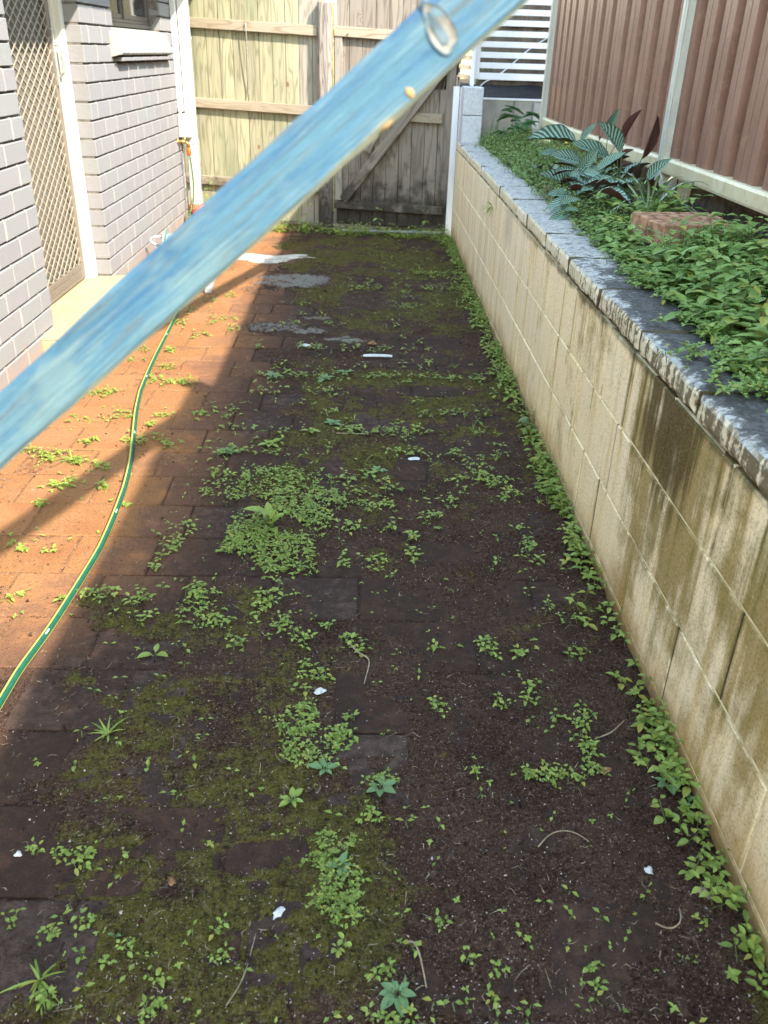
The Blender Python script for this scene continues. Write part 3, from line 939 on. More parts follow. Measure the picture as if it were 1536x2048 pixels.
# ================================================================== brown metal fence
def fx(y):
    return float(np.interp(y, [-2, 1.4, 3.89, 4.6, 5.5, 6.36], [1.305, 1.298, 1.285, 1.222, 1.195, 1.212]))
fence = thing('metal_fence', 'tall brown corrugated metal fence with cream bottom rail behind the garden bed', 'fence', (1.29, 3.0, .7))
def fence_sheet(y0, y1, z0, z1):
    m = MB()
    prof = []
    y = y0
    P = .19
    steps = [(0, 0), (.052, 0.0), (.054, .003), (.060, .003), (.062, 0.0), (.110, 0), (.119, .050), (.181, .050), (.19, 0)]
    k = 0
    while y0 + k * P < y1 - .01:
        for dy, dx in steps[:-1]:
            q = y0 + k * P + dy
            if q <= y1:
                prof.append((q, dx))
        k += 1
    prof.append((y1, 0.0))
    vs, fs = [], []
    for q, dx in prof:
        vs += [(fx(q) + dx, q, z0), (fx(q) + dx, q, z1)]
    for j in range(len(prof) - 1):
        fs.append((2 * j, 2 * j + 2, 2 * j + 3, 2 * j + 1))
    m.add(vs, fs)
    return m.build('fence_sheet', M['sheet'], fence)
def fence_rail(y0, y1, z0, z1, name):
    m = MB()
    n = 10
    vs, fs = [], []
    for j in range(n + 1):
        q = y0 + (y1 - y0) * j / n
        x = fx(q)
        for dx, z in ((-.024, z0), (-.026, z0 + .008), (-.026, z1 - .010), (-.018, z1), (.034, z1), (.034, z0)):
            vs.append((x + dx, q, z))
    for j in range(n):
        for k in range(6):
            a, c = j * 6 + k, j * 6 + (k + 1) % 6
            fs.append((a, c, c + 6, a + 6))
    fs += [tuple(range(6)), tuple(n * 6 + k for k in range(6))[::-1]]
    m.add(vs, fs)
    return fix_normals(m.build(name, M['cream'], fence))
for (ya, yb, zt) in ((3.905, 6.352, 2.45), (1.412, 3.875, 2.555), (-1.08, 1.388, 2.676)):
    w = (yb - ya) / 3
    for k in range(3):
        fence_sheet(ya + w * k, ya + w * (k + 1), .885, zt - .05)
    fence_rail(ya, yb, .842, .902, 'bottom_rail')
    fence_rail(ya, yb, zt - .06, zt, 'top_rail')
m = MB()
for k in range(14):                            # unseen panel added past the corner to put the slat gate in shade
    q = 5.95 + .19 * k
    vs_ = [(1.66 + dx, q + dy, z) for dy, dx in ((0, 0), (.11, 0), (.12, .044), (.18, .044), (.19, 0)) for z in (.95, 2.75)]
    m.add(vs_, [(2 * j, 2 * j + 2, 2 * j + 3, 2 * j + 1) for j in range(4)])
m.build('fence_sheet', M['sheet'], fence)
def fence_post(y, z0, z1):
    m = MB()
    x = fx(y)
    m.box(x - .034, x - .028, y - .027, y + .027, z0, z1, .002)
    m.box(x - .028, x + .05, y - .024, y - .020, z0, z1)
    m.box(x - .028, x + .05, y + .020, y + .024, z0, z1)
    m.box(x - .037, x - .0335, y - .010, y + .010, z0, z1 - .004, .0015)
    p = m.build('fence_post', M['fpost'], fence)
    s = MB()
    s.tube([(x - .034, y + .004, .868), (x - .042, y + .004, .868)], .0055, 8)
    s.build('screw', M['winframe'], p)
for y, z0, zt in ((3.89, .60, 2.60), (6.365, .70, 2.50), (1.40, .60, 2.72), (-1.1, .6, 2.72)):
    fence_post(y, z0, zt)
b = MB()
b.box(1.325, 1.344, 3.70, 3.82, .60, .84, .003)
b.build('footing_plate', M['cream'], fence)

# ================================================================== house
WX = -1.426
house = thing('brick_house', 'grey painted brick house with raked dark joints beside the orange paving', 'house', (WX, 4.8, 0))
b = MB()
DM = 1
b.box(-1.60, WX - .014, 4.832, 5.43, -.1, 2.008)
b.box(-1.60, WX - .014, 5.43, 6.67, -.1, 1.26)
b.box(-1.60, WX - .014, 6.67, 7.10, -.1, 2.008)
b.box(-1.60, WX - .014, -2.0, 3.857, -.1, 2.008)
b.box(-1.70, -1.61, -2.0, 7.10, -.1, 2.008)
b.box(-1.62, -1.50, 5.43, 6.67, 1.85, 2.008)
b.build('mortar_bed', M['mortar_deep'], house)
bk = {}
def brick(y0, y1, z0, z1):
    L = round(y1 - y0, 3)
    if L < .03:
        return
    if L not in bk:
        m = MB()
        m.box(-.055, .055, -L / 2, L / 2, -(z1 - z0) / 2, (z1 - z0) / 2, .0028)
        bk[L] = proto(m, 'brick', M['brick'])
    place(bk[L], 'brick', (WX - .055 + rng.uniform(-.0015, .0015), (y0 + y1) / 2, (z0 + z1) / 2), house, (rng.uniform(-.004, .004), rng.uniform(-.003, .003), rng.uniform(-.004, .004)))
vj = MB()
def course(k, ya, yb, holes=()):
    z0 = .119 + .0875 * k + .0045
    z1 = z0 + .0785
    q = ya if k % 2 == 0 else ya - .12
    while q < yb - .02:
        a, c = max(q, ya), min(q + .232, yb)
        segs = [(a, c)]
        for (h0, h1, hz0, hz1) in holes:
            if z1 > hz0 + .01 and z0 < hz1 - .01:
                new = []
                for (s, e) in segs:
                    if e <= h0 or s >= h1:
                        new.append((s, e))
                    else:
                        if s < h0: new.append((s, h0))
                        if e > h1: new.append((h1, e))
                segs = new
        for s, e in segs:
            brick(s, e, z0, z1)
        if c < yb - .02 and not any(h0 - .01 < c < h1 and z1 > hz0 + .01 and z0 < hz1 - .01 for (h0, h1, hz0, hz1) in holes):
            vj.box(WX - .02, WX - .0022, c - .0006, c + .0086, z0 - .0005, z1 + .003)
        q += .24
HOLES = [(5.43, 6.67, 1.30, 1.85)]
for k in range(-2, 18):
    course(k, 4.83, 7.09, HOLES)
for k in range(-2, 18):
    course(k, 2.895, 3.856)
vj.build('mortar', M['mortar'], house)['kind'] = 'stuff'
b = MB()
b.box(-1.54, WX, 4.83, 7.09, 1.70, 2.008)
b.box(-1.54, WX, 2.9, 3.856, 1.70, 2.008)
b.box(-1.54, WX, -2.0, 2.89, -.1, 2.008)
b.build('plain_wall', M['brick'], house)
b = MB()
b.box(-3.2, -1.03, -3.0, 8.2, 2.01, 2.05)
b.box(-1.05, -.995, -3.0, 8.2, 1.992, 2.12)
b.build('eave', M['roof'], house)

# door, jambs, step
b = MB()
b.box(-1.60, -1.504, 4.778, 4.829, .112, 1.99, .003)
b.box(-1.605, -1.535, 4.766, 4.778, .112, 1.99, .001)
b.build('door_jamb', M['jamb'], house)
door = MB()
door.box(-1.575, -1.55, 3.86, 4.765, .122, .205, .002)
door.box(-1.575, -1.55, 4.715, 4.765, .2055, 1.99, .002)
door.box(-1.575, -1.55, 3.86, 3.91, .2055, 1.99, .002)
door.box(-1.548, -1.545, 3.92, 4.70, .150, .156)
door.box(-1.548, -1.545, 3.92, 4.70, .183, .187)
dr = door.build('screen_door', M['bronze'], house)
b = MB()
b.box(-1.583, -1.580, 3.86, 4.765, .125, 2.008)
b.build('fly_screen', M['screen'], dr)
b = MB()
dz_, dy_ = .052, .083
sl = dz_ / dy_
ln = math.hypot(dy_, dz_)
k = -60
for s in (1, -1):
    for k in range(-40, 60):
        # z = z0 + s*sl*(y-3.91)
        z0 = .206 + k * dz_
        pts = []
        for yv in (3.912, 4.713):
            pts.append((yv, z0 + s * sl * (yv - 3.912)))
        (ya, za), (yb, zb) = pts
        lo, hi = .207, 1.98
        def clip(zc):
            return ya + (zc - za) / (zb - za) * (yb - ya)
        t0, t1 = ya, yb
        if s > 0:
            if za < lo: t0 = clip(lo)
            if zb > hi: t1 = clip(hi)
        else:
            if za > hi: t0 = clip(hi)
            if zb < lo: t1 = clip(lo)
        if t1 - t0 < .01:
            continue
        A = Vector((-1.553 + .002 * s, t0, za + s * sl * (t0 - ya)))
        B = Vector((-1.553 + .002 * s, t1, za + s * sl * (t1 - ya)))
        U = (B - A).normalized()
        b.obox((A + B) / 2, (1, 0, 0), U, Vector((1, 0, 0)).cross(U), (.002, (B - A).length / 2, .0032))
b.build('diamond_grille', M['grille'], dr)
b = MB()
b.box(-1.551, -1.538, 4.725, 4.752, 1.07, 1.32, .003)
b.tube([(-1.538, 4.738, 1.25), (-1.515, 4.738, 1.245), (-1.508, 4.738, 1.21), (-1.510, 4.738, 1.13), (-1.532, 4.738, 1.11)], .007, 8)
b.build('handle', M['silver'], dr)
st = MB()
st.box(-1.62, -1.345, 3.665, 4.868, -.05, .098, .004)
stp = st.build('doorstep', M['step'], house)
for k in range(6):
    b = MB()
    y0 = 3.668 + .2 * k
    b.box(-1.60, -1.341, y0 + .0012, y0 + .1988, .0985, .1125 + rng.uniform(-.0008, .0008), .0025)
    b.build('tile', M['step'], stp)

# window
win = MB()
win.box(-1.55, -1.496, 5.432, 6.668, 1.352, 1.375, .002)
win.box(-1.55, -1.505, 5.432, 6.668, 1.3755, 1.395, .002)
win.box(-1.55, -1.498, 5.432, 5.46, 1.3955, 1.85, .002)
win.box(-1.55, -1.498, 6.64, 6.668, 1.3955, 1.85, .002)
win.box(-1.55, -1.500, 5.462, 6.638, 1.82, 1.85, .002)
wn = win.build('window', M['winframe'], house)
for (ya, yb, x) in ((5.462, 6.02, -1.522), (6.02, 6.638, -1.512)):
    b = MB()
    b.box(x - .012, x + .006, ya, ya + .03, 1.396, 1.819, .0015)
    b.box(x - .012, x + .006, yb - .03, yb, 1.396, 1.819, .0015)
    b.box(x - .012, x + .006, ya + .031, yb - .031, 1.396, 1.422, .0015)
    b.build('sash', M['winframe'], wn)
    b = MB()
    b.box(x - .006, x - .002, ya + .031, yb - .031, 1.4225, 1.819)
    b.build('pane', M['glass'], wn)
b = MB()
pr = [(-1.545, 1.352), (-1.432, 1.338), (-1.376, 1.212), (-1.44, 1.195), (-1.545, 1.20)]
n = len(pr)
vs = [(x, y, z) for y in (5.335, 6.795) for x, z in pr]
b.add(vs, [tuple(range(n)), tuple(range(n, 2 * n))[::-1]] + [(k, (k + 1) % n, n + (k + 1) % n, n + k) for k in range(n)])
sill = fix_normals(b.build('window_sill', M['mortar'], house))
sn = Vector((.126, 0, .056)).normalized()
sd = Vector((-.056, 0, .126)).normalized()
sm = MB()
sm.obox((0, 0, 0), sn, (0, 1, 0), sd, (.004, .0455, .066), .0015)
smp = proto(sm, 'sill_brick', M['brick'])
for k in range(14):
    y = 5.425 + .1005 * k
    place(smp, 'sill_brick', (-1.402, y, 1.276), sill)
b = MB()
for k in range(6):
    b.box(-1.434, -1.386, 5.42 + .235 * k, 5.42 + .235 * k + .215, 1.176, 1.196, .003)
b.build('sill_course', M['brick'], sill)

# downpipe, corner trim
b = MB()
b.box(-1.392, -1.314, 7.055, 7.14, .155, 1.99, .010)
b.box(-1.395, -1.311, 7.05, 7.145, .60, .63, .004)
b.box(-1.395, -1.311, 7.05, 7.145, 1.30, 1.325, .004)
dp = b.build('downpipe', M['white'], house)
b = MB()
b.lathe((-1.352, 7.097, 0), [(.056, -.03), (.056, .09), (.062, .095), (.064, .15), (.058, .156), (.03, .157)], 18)
b.build('pipe_collar', M['terracotta'], dp, True)
b = MB()
b.box(WX + .001, -1.388, 6.995, 7.045, .83, 1.99, .003)
b.box(WX - .05, WX - .002, 7.094, 7.16, -.1, 1.99, .002)
b.build('corner_trim', M['white'], house)

box = thing('meter_box', 'small pale grey box on the white downpipe above the brass tap', 'box', (-1.39, 7.02, .66))
b = MB()
b.box(-1.424, -1.335, 6.972, 7.045, .655, .815, .004)
b.build('housing', M['white'], box)
b = MB()
b.box(-1.3345, -1.328, 6.977, 7.040, .662, .808, .002)
b.build('cover', M['greybox'], box)
b = MB()
b.tube([(-1.408, 6.99, .815), (-1.408, 6.99, .86)], .011, 10)
b.tube([(-1.408, 6.99, .832), (-1.408, 6.99, .842)], .016, 10)
b.build('conduit', M['white'], box)

tap = thing('garden_tap', 'brass garden tap on the brick wall with a green hose clipped on', 'tap', (WX, 6.93, .63))
b = MB()
b.tube([(WX - .01, 6.92, .632), (-1.395, 6.92, .632), (-1.37, 6.925, .63)], [.011, .011, .014], 10)
b.tube([(-1.374, 6.925, .63), (-1.352, 6.93, .618), (-1.349, 6.93, .590)], [.013, .011, .012], 10)
b.tube([(-1.374, 6.925, .632), (-1.374, 6.925, .668)], [.013, .009], 10)
b.tube([(WX - .002, 6.92, .632), (WX + .006, 6.92, .632)], .022, 12)
b.tube([(-1.415, 6.93, .632), (-1.43, 6.88, .630)], [.010, .009], 8)
b.build('body', M['brass'], tap, True)
b = MB()
b.tube([(-1.374, 6.925, .664), (-1.374, 6.925, .690)], .005, 8)
b.tube([(-1.396, 6.905, .690), (-1.352, 6.945, .690)], .0055, 8)
b.build('handle', M['silver'], tap)
b = MB()
b.lathe((-1.349, 6.93, .535), [(.010, 0), (.016, .004), (.018, .02), (.016, .045), (.012, .055)], 12)
b.build('hose_connector', M['orange'], tap, True)

def stripes(n):
    mi = [0] * n
    mi[14] = mi[15] = 1
    mi[4] = 1
    mi[9] = 1
    return mi
def smooth_path(pts, n):
    pts = np.array(pts)
    t = np.r_[0, np.cumsum(np.linalg.norm(np.diff(pts, axis=0), axis=1))]
    k = np.linspace(0, t[-1], n)
    q = np.stack([np.interp(k, t, pts[:, j]) for j in range(3)], 1)
    for _ in range(6):
        q[1:-1] = (q[:-2] + 2 * q[1:-1] + q[2:]) / 4
    return [tuple(p) for p in q]
HM = [M['hose_green'], M['hose_yellow'], M['hose_pale']]
up = [(-1.349, 6.93, .540), (-1.339, 6.93, .439), (-1.334, 6.93, .308), (-1.345, 6.925, .204), (-1.372, 6.91, .124), (-1.378, 6.86, .05), (-1.34, 6.70, .012), (-1.27, 6.2, .01), (-1.22, 5.85, .06)]
b = MB()
b.tube(smooth_path(up, 70), .0078, 16, stripes(16))
o = b.build('supply_hose', HM, None, True)
tag(o, 'short green hose hanging from the brass tap against the white downpipe', 'hose')
run = [(-.79, 1.0), (-.775, 1.312), (-.772, 1.41), (-.771, 1.527), (-.76, 1.609), (-.751, 1.709), (-.743, 1.887), (-.737, 2.052), (-.747, 2.241), (-.764, 2.439), (-.791, 2.625), (-.833, 2.835), (-.882, 3.073), (-.917, 3.288), (-.94, 3.531), (-.958, 3.769), (-.973, 4.037), (-.989, 4.293), (-1.005, 4.529), (-1.035, 4.841), (-1.060, 5.196), (-1.10, 5.45)]
b = MB()
b.tube(smooth_path([(x, y, .0100) for x, y in run] + [(-1.13, 5.56, .05)], 220), .0090, 16, stripes(16))
nq = 16
for f in range(len(b.f)):                     # white printed dashes along one side
    ring, side = divmod(f, nq)
    if side == 1 and ring % 29 == 2 and ring < 215:
        b.mi[f] = 2
o = b.build('garden_hose', HM, None, True)
tag(o, 'long green hose with yellow stripes snaking across the orange paving', 'hose')

# hose reel (mostly behind the blue rail)
reel = thing('hose_reel', 'faded grey-green hose reel with a carry handle standing by the brick wall', 'hose reel', (-1.17, 5.55, 0))
b = MB()
ring = lambda y, r0, r1: [(-1.19 + r * math.cos(a), y, .150 + r * math.sin(a)) for r, a in ()]
def disc_x(m, x, y, z, r, t, n=28):
    vs, fs = [], []
    for xx in (x - t / 2, x + t / 2):
        for j in range(n):
            a = 2 * math.pi * j / n
            vs.append((xx, y + r * math.cos(a), z + r * math.sin(a)))
    fs += [tuple(range(n)), tuple(range(n, 2 * n))[::-1]]
    fs += [(j, (j + 1) % n, n + (j + 1) % n, n + j) for j in range(n)]
    m.add(vs, fs)
disc_x(b, -1.27, 5.56, .125, .115, .012)
disc_x(b, -1.10, 5.56, .125, .115, .012)
disc_x(b, -1.185, 5.56, .125, .05, .16)
fix_normals(b.build('drum', M['reel'], reel))
b = MB()
for k in range(9):
    x = -1.255 + .0175 * k
    b.tube([(x, 5.56 + .085 * math.cos(a), .125 + .085 * math.sin(a)) for a in np.linspace(0, 2 * math.pi, 25)], .009, 8, caps=False)
b.build('wound_hose', M['reel'], reel, True)
b = MB()
hp = [(-1.29, 5.62, .06), (-1.315, 5.60, .13), (-1.39, 5.60, .150), (-1.385, 5.60, .176), (-1.345, 5.60, .192), (-1.27, 5.62, .175), (-1.25, 5.64, .10)]
b.tube(smooth_path(hp, 30), .0075, 10)
b.build('carry_handle', M['reel_grey'], reel, True)
b = MB()
for x in (-1.29, -1.08):
    b.obox((x, 5.42, .055), (1, 0, 0), unit((0, .9, .45)), unit((0, -.45, .9)), (.014, .13, .016), .003)
b.box(-1.31, -1.06, 5.58, 5.64, .0, .02, .004)
b.obox((-.925, 5.10, .035), unit((-.05, 1, .12)), unit((1, .05, 0)), (0, 0, 1), (.15, .022, .020), .006)
b.build('foot', M['reel_grey'], reel)

# ================================================================== paling fence and gate
FO = Vector((-.336, 7.117, 0))
FU = unit((1, -.2, 0))
FN = Vector((FU.y, -FU.x, 0))                # towards the camera
UZ = Vector((0, 0, 1))
def fp(s, z, d=0.0):
    return FO + FU * s + FN * d + UZ * z
def board(name, mat, parent, s0, z0, s1, z1, w, t, d, ch=.0015, copyable=False):
    """a straight board from (s0,z0) to (s1,z1) on the fence face, w wide, t thick, its face d proud of it; local frame follows the board"""
    A, B = fp(s0, z0, d - t / 2), fp(s1, z1, d - t / 2)
    U = (B - A).normalized()
    V = FN.cross(U)
    m = MB()
    m.obox((0, 0, 0), (1, 0, 0), (0, 1, 0), (0, 0, 1), ((B - A).length / 2, t / 2, w / 2), ch)
    o = m.build(name, mat, None)
    o.parent = parent
    M3 = Matrix((U, FN, U.cross(FN))).transposed().to_4x4()
    M3.translation = (A + B) / 2 - Vector(OFF[parent.name])
    o.matrix_local = M3
    return o
pf = thing('paling_fence', 'sunlit greenish pine paling fence with three rails across the back of the yard', 'fence', tuple(FO))
pal = {}
def paling(parent, s, z0, z1, w, mat, d=-.035, t=.014):
    key = (round(z1 - z0, 3), w, mat)
    if key not in pal:
        m = MB()
        m.obox((0, 0, 0), FU, FN, UZ, (w / 2, t / 2, (z1 - z0) / 2), .0012)
        pal[key] = proto(m, 'paling', M[mat])
    c = fp(s, (z0 + z1) / 2, d - t / 2 + rng.uniform(-.003, .002))
    return place(pal[key], 'paling', c, parent, (rng.uniform(-.0015, .0015), rng.uniform(-.0025, .0025), rng.uniform(-.02, .02)))
for k in range(12):
    s = -1.185 + .1035 * k
    paling(pf, s, .03, 1.95, .0995, 'paling' if k < 10 else 'paling_pale')
for (za, zb) in ((1.418, 1.386), (.877, .852), (.313, .292)):
    o = board('rail', M['rail'], pf, -1.24, za + .007, -.052, zb, .068, .034, 0.0, .003)
b = MB()
def rough_post(c, hw, hd, z0, z1, nz=26):
    m = MB()
    n = 12
    for i in range(nz + 1):
        z = z0 + (z1 - z0) * i / nz
        for j in range(n):
            a = 2 * math.pi * j / n
            q = 1 / max(abs(math.cos(a)), abs(math.sin(a)))
            q = min(q, 1.28)
            e = 1 + .10 * (float(vnoise(j * 2.3, z * 6 + j * 5)) - .5) + .05 * (float(vnoise(j * 7.7, z * 25)) - .5)
            p = Vector(c) + FU * (hw * q * math.cos(a) * e) + FN * (hd * q * math.sin(a) * e) + UZ * z
            m.v.append(tuple(p))
    for i in range(nz):
        for j in range(n):
            j2 = (j + 1) % n
            m.f.append((i * n + j, i * n + j2, (i + 1) * n + j2, (i + 1) * n + j))
            m.mi.append(0)
    m.f.append(tuple(nz * n + j for j in range(n)))
    m.mi.append(0)
    return m
board('added_dark_sheet', M['gap_dark'], pf, -1.25, .98, -.02, .98, 1.9, .006, -.062, 0)  # dark sheet added behind the palings so no brightness shows through the gaps
m = rough_post(fp(0.008, 0, -.01), .054, .05, -.1, 1.565)
fix_normals(m.build('post', M['post'], pf))
b = MB()
b.obox(fp(.069, .85, -.02), FU, FN, UZ, (.006, .012, .72))
b.build('lit_edge_strip', simple('lit_edge_yellow', (0.30, 0.26, 0.12), 0.8), pf)  # added yellow strip stands in for the post's sunlit edge

gate = thing('timber_gate', 'weathered grey timber gate with diagonal brace, black with mould at its foot', 'gate', tuple(fp(.10, 0)))
for k in range(9):
    s = .135 + .0985 * k
    if s > .80:
        paling(gate, s, .045, 1.028, .095, 'gate', -.03)
        paling(gate, s, 1.122, 1.95, .095, 'gate', -.03)
    else:
        paling(gate, s, .045, 1.95, .095, 'gate', -.03)
board('rail', M['rail'], gate, .085, 1.388, .96, 1.352, .066, .034, 0.004, .003)
board('rail', M['rail'], gate, .56, .8405, .905, .836, .066, .032, 0.004, .003)
board('bottom_rail', M['gate_x'], gate, .075, .188, .945, .181, .064, .034, 0.004, .003)
board('brace', M['gate_x'], gate, .155, .225, 1.00, 1.30, .072, .028, .034, .003)
board('stile', M['pale_x'], gate, .108, .20, .108, 1.36, .055, .03, -.004, .002)
board('stile', M['gate_x'], gate, .955, .20, .955, 1.60, .066, .03, -.002, .002)
board('loose_board', M['gate_x'], gate, .335, .585, .52, .95, .06, .016, .022, .002)
for k in range(3):
    board('slat', M['far_board'], gate, .825 + .028 * k, 1.00, .862 + .028 * k, 1.15, .020, .012, -.075, .001)
board('added_dark_sheet', M['plinth'], gate, .74, 1.075, .98, 1.075, .16, .012, -.11, .001)  # dark sheet added behind the latch opening in place of shade
board('added_dark_sheet', M['gap_dark'], gate, .09, .98, .75, .98, 1.9, .006, -.058, 0)  # dark sheets added behind the gate boards to darken their gaps
board('added_dark_sheet', M['gap_dark'], gate, .75, .54, 1.0, .54, .97, .006, -.058, 0)
board('added_dark_sheet', M['gap_dark'], gate, .75, 1.53, 1.0, 1.53, .80, .006, -.058, 0)
b = MB()
for z in (1.37, .21):
    b.tube([fp(.18, z, .004), fp(.18, z, .010)], .006, 8)
    b.tube([fp(.90, z - .03, .004), fp(.90, z - .03, .010)], .006, 8)
b.build('bolt', M['winframe'], gate)
b = MB()
b.box(-.20, .62, 6.98, 7.02, -.05, .012, .004)
o = b.build('gate_threshold', M['greywall'])
tag(o, 'narrow pale concrete strip on the ground under the timber gate', 'threshold')

gp_ = thing('gate_post', 'slim white metal gate post between the timber gate and block wall', 'post', (.645, 6.90, 0))
b = MB()
b.box(.620, .664, 6.885, 6.890, -.05, 1.058, .001)
b.box(.620, .624, 6.8905, 6.93, -.05, 1.058, .001)
b.box(.660, .664, 6.8905, 6.93, -.05, 1.058, .001)
b.build('channel', M['slat'], gp_)
b = MB()
b.box(.669, .682, 6.80, 6.90, .6, 1.052, .002)
b.build('flange', M['slat'], gp_)

# a bent wire hanging from the top rail
b = MB()
hk = [fp(-.605, 1.405, .002), fp(-.600, 1.437, .004), fp(-.592, 1.437, .012), fp(-.590, 1.40, .016), fp(-.588, 1.15, .004), fp(-.598, .975, -.02), fp(-.604, .955, -.015), fp(-.60, .945, -.012)]
b.tube(smooth_path(hk, 40), .0032, 8)
o = b.build('wire_hook', M['silver'], None, True)
tag(o, 'long bent wire hanging over the top rail of the sunlit paling fence', 'wire')

# ================================================================== neighbour's corner, back right
pier = thing('block_pier', 'white painted block pier at the far end of the cream wall', 'pier', (.73, 6.62, .70))
for z0, z1 in ((.705, .884), (.888, 1.066)):
    b = MB()
    b.box(.664, .800, 6.545, 6.735, z0, z1, .004)
    b.build('block', M['pier'], pier)
cw = thing('concrete_wall', 'low streaked grey concrete wall behind the far end of the garden bed', 'wall', (1.05, 6.99, .6))
for x0, x1 in ((.60, 1.078), (1.083, 1.50)):
    b = MB()
    b.box(x0, x1, 6.95, 7.03, .30, .972, .002)
    b.build('panel', M['greywall'], cw)
b = MB()
b.box(.60, 1.50, 6.944, 7.035, .9725, .984, .002)
b.build('capping', M['slat'], cw)
b = MB()
b.box(1.222, 1.30, 6.905, 6.949, .30, .960, .002)
b.build('pilaster', M['slat_grey'], cw)

b = MB()
n = 30
vs, fs = [], []
for i in range(n + 1):
    for j in range(n + 1):
        x, y = .30 + 2.2 * i / n, 7.03 + 1.7 * j / n
        vs.append((x, y, .962 + .075 * j / n + .035 * (float(fbm(x, y, 7, 3)) - .5)))
for i in range(n):
    for j in range(n):
        a = i * (n + 1) + j
        fs.append((a, a + n + 1, a + n + 2, a + 1))
b.add(vs, fs)
tag(b.build('mulch_bed', M['mulch']), kind='structure')
ff = thing('far_paling_fence', 'old grey paling fence seen through the white slat gate', 'fence', (1.3, 8.6, 1.0))
fm = MB()
fm.box(-.056, .056, -.006, .006, -.55, .55, .001)
fpr = proto(fm, 'paling', M['far_board'])
for k in range(14):
    place(fpr, 'paling', (.98 + .101 * k, 8.6 + (.007 if k % 2 else -.007), 1.56), ff, (0, rng.uniform(-.004, .004), 0))
for z in (1.10, 1.30, 1.52, 1.75):
    b = MB()
    b.box(.95, 2.4, 8.565, 8.592, z - .03, z + .03, .002)
    b.build('rail', M['far_board'], ff)
b = MB()
b.box(.93, .965, 8.55, 8.60, .98, 2.1, .003)
b.build('post', M['slat'], ff)

sg = thing('slat_gate', 'white aluminium slat gate standing above the grey concrete wall', 'gate', (1.02, 6.80, 1.1))
b = MB()
b.box(.745, .785, 6.780, 6.815, 1.112, 1.70, .002)
b.build('stile', M['slat'], sg)
b = MB()
b.box(.7855, 1.285, 6.782, 6.813, 1.108, 1.152, .002)
b.build('bottom_rail', M['slat'], sg)
sm_ = MB()
sm_.box(-.25, .25, -.008, .008, -.0185, .0185, .002)
spr = proto(sm_, 'slat', M['slat'])
for k in range(7):
    place(spr, 'slat', (1.036, 6.797, 1.199 + .066 * k), sg)
b = MB()
b.box(.718, .743, 6.70, 6.75, 1.068, 1.72, .002)
b.build('post', M['slat'], sg)
ss = thing('slat_screen', 'short grey slat return screen behind the white post of the slat gate', 'screen', (.71, 7.2, 1.05))
sm_ = MB()
sm_.box(-.006, .006, -.45, .45, -.015, .015, .0015)
spr2 = proto(sm_, 'slat', M['slat_grey'])
for k in range(9):
    place(spr2, 'slat', (.722, 7.22, 1.12 + .062 * k), ss)
b = MB()
b.box(.714, .73, 7.66, 7.69, .96, 1.65, .002)
b.build('post', M['slat_grey'], ss)
b = MB()
b.box(.62, .80, 8.30, 8.33, .98, 1.42, .003)
o = b.build('painted_board', M['warm'])
tag(o, 'warm cream and orange board glimpsed through the grey slat screen', 'board')
b = MB()
cp = [(1.62, 8.52, 1.44), (1.42, 8.50, 1.33), (1.27, 8.47, 1.20), (1.14, 8.42, 1.10), (1.02, 8.30, 1.06), (.97, 8.2, 1.03)]
b.tube(smooth_path(cp, 30), .006, 6)
o = b.build('cord', M['slat'], None, True)
tag(o, 'thin white cord drooping across the old grey paling fence', 'cord')

# ================================================================== planted bed
bedn = 0
def rdir(elev, az):
    return Vector((math.cos(elev) * math.cos(az), math.cos(elev) * math.sin(az), math.sin(elev)))
def tint():
    return (rng.random(), rng.random(), 0, 1)
LEAF5 = ((0.0, 0.12), (0.18, 0.72), (0.42, 1.0), (0.74, 0.66), (1.0, 0.0))
def sprig(m, x, y, z, h, L, W, pairs, lean=0.25, seg=5, mi=0, stem=None):
    """an upright seedling: a thin stem with opposite pairs of leaves"""
    az0 = rng.uniform(0, 2 * math.pi)
    top = Vector((x + rng.gauss(0, lean) * h, y + rng.gauss(0, lean) * h, z + h))
    basep = Vector((x, y, z - .004))
    tv = tint()
    if stem is not None:
        d = (top - basep)
        s1 = Vector((.0012, 0, 0)); s2 = Vector((0, .0012, 0))
        stem.add([basep - s1, basep + s1, top + s1 * .6, top - s1 * .6], [(0, 1, 2, 3)], 0)
        stem.add([basep - s2, basep + s2, top + s2 * .6, top - s2 * .6], [(0, 1, 2, 3)], 0)
    for k in range(pairs):
        f = 1 - .34 * k
        c = basep.lerp(top, f)
        az = az0 + k * math.pi / 2 + rng.uniform(-.3, .3)
        sc = (.72 + .28 * k) if pairs > 1 else 1.0
        for s in (0, math.pi):
            e = rng.uniform(-.05, .55) - .12 * k
            d = rdir(e, az + s)
            m.leaf(c + d * .004, d, (0, 0, 1), L * sc * rng.uniform(.75, 1.15), W * sc * rng.uniform(.8, 1.1), rng.uniform(.1, .4), rng.uniform(.1, .5), mi,
                   (min(1, max(0, tv[0] + rng.uniform(-.25, .25))), rng.random(), 0, 1), seg, LEAF5 if seg == 5 else None)
def whorl(m, x, y, z, L, n, mi=0, h=.006, flat=.5):
    tv = rng.random()
    az0 = rng.uniform(0, 6.28)
    zz = z + rng.uniform(.2, 1.0) * h
    for k in range(n):
        d = rdir(rng.uniform(-.1, flat), az0 + 6.283 * k / n + rng.uniform(-.4, .4))
        q = L * rng.uniform(.6, 1.2)
        m.leaf((x, y, zz), d, (0, 0, 1), q, q * rng.uniform(.55, .8), rng.uniform(.1, .4), rng.uniform(0, .5), mi, (min(1, max(0, tv + rng.uniform(-.2, .2))), rng.random(), 0, 1), 2)
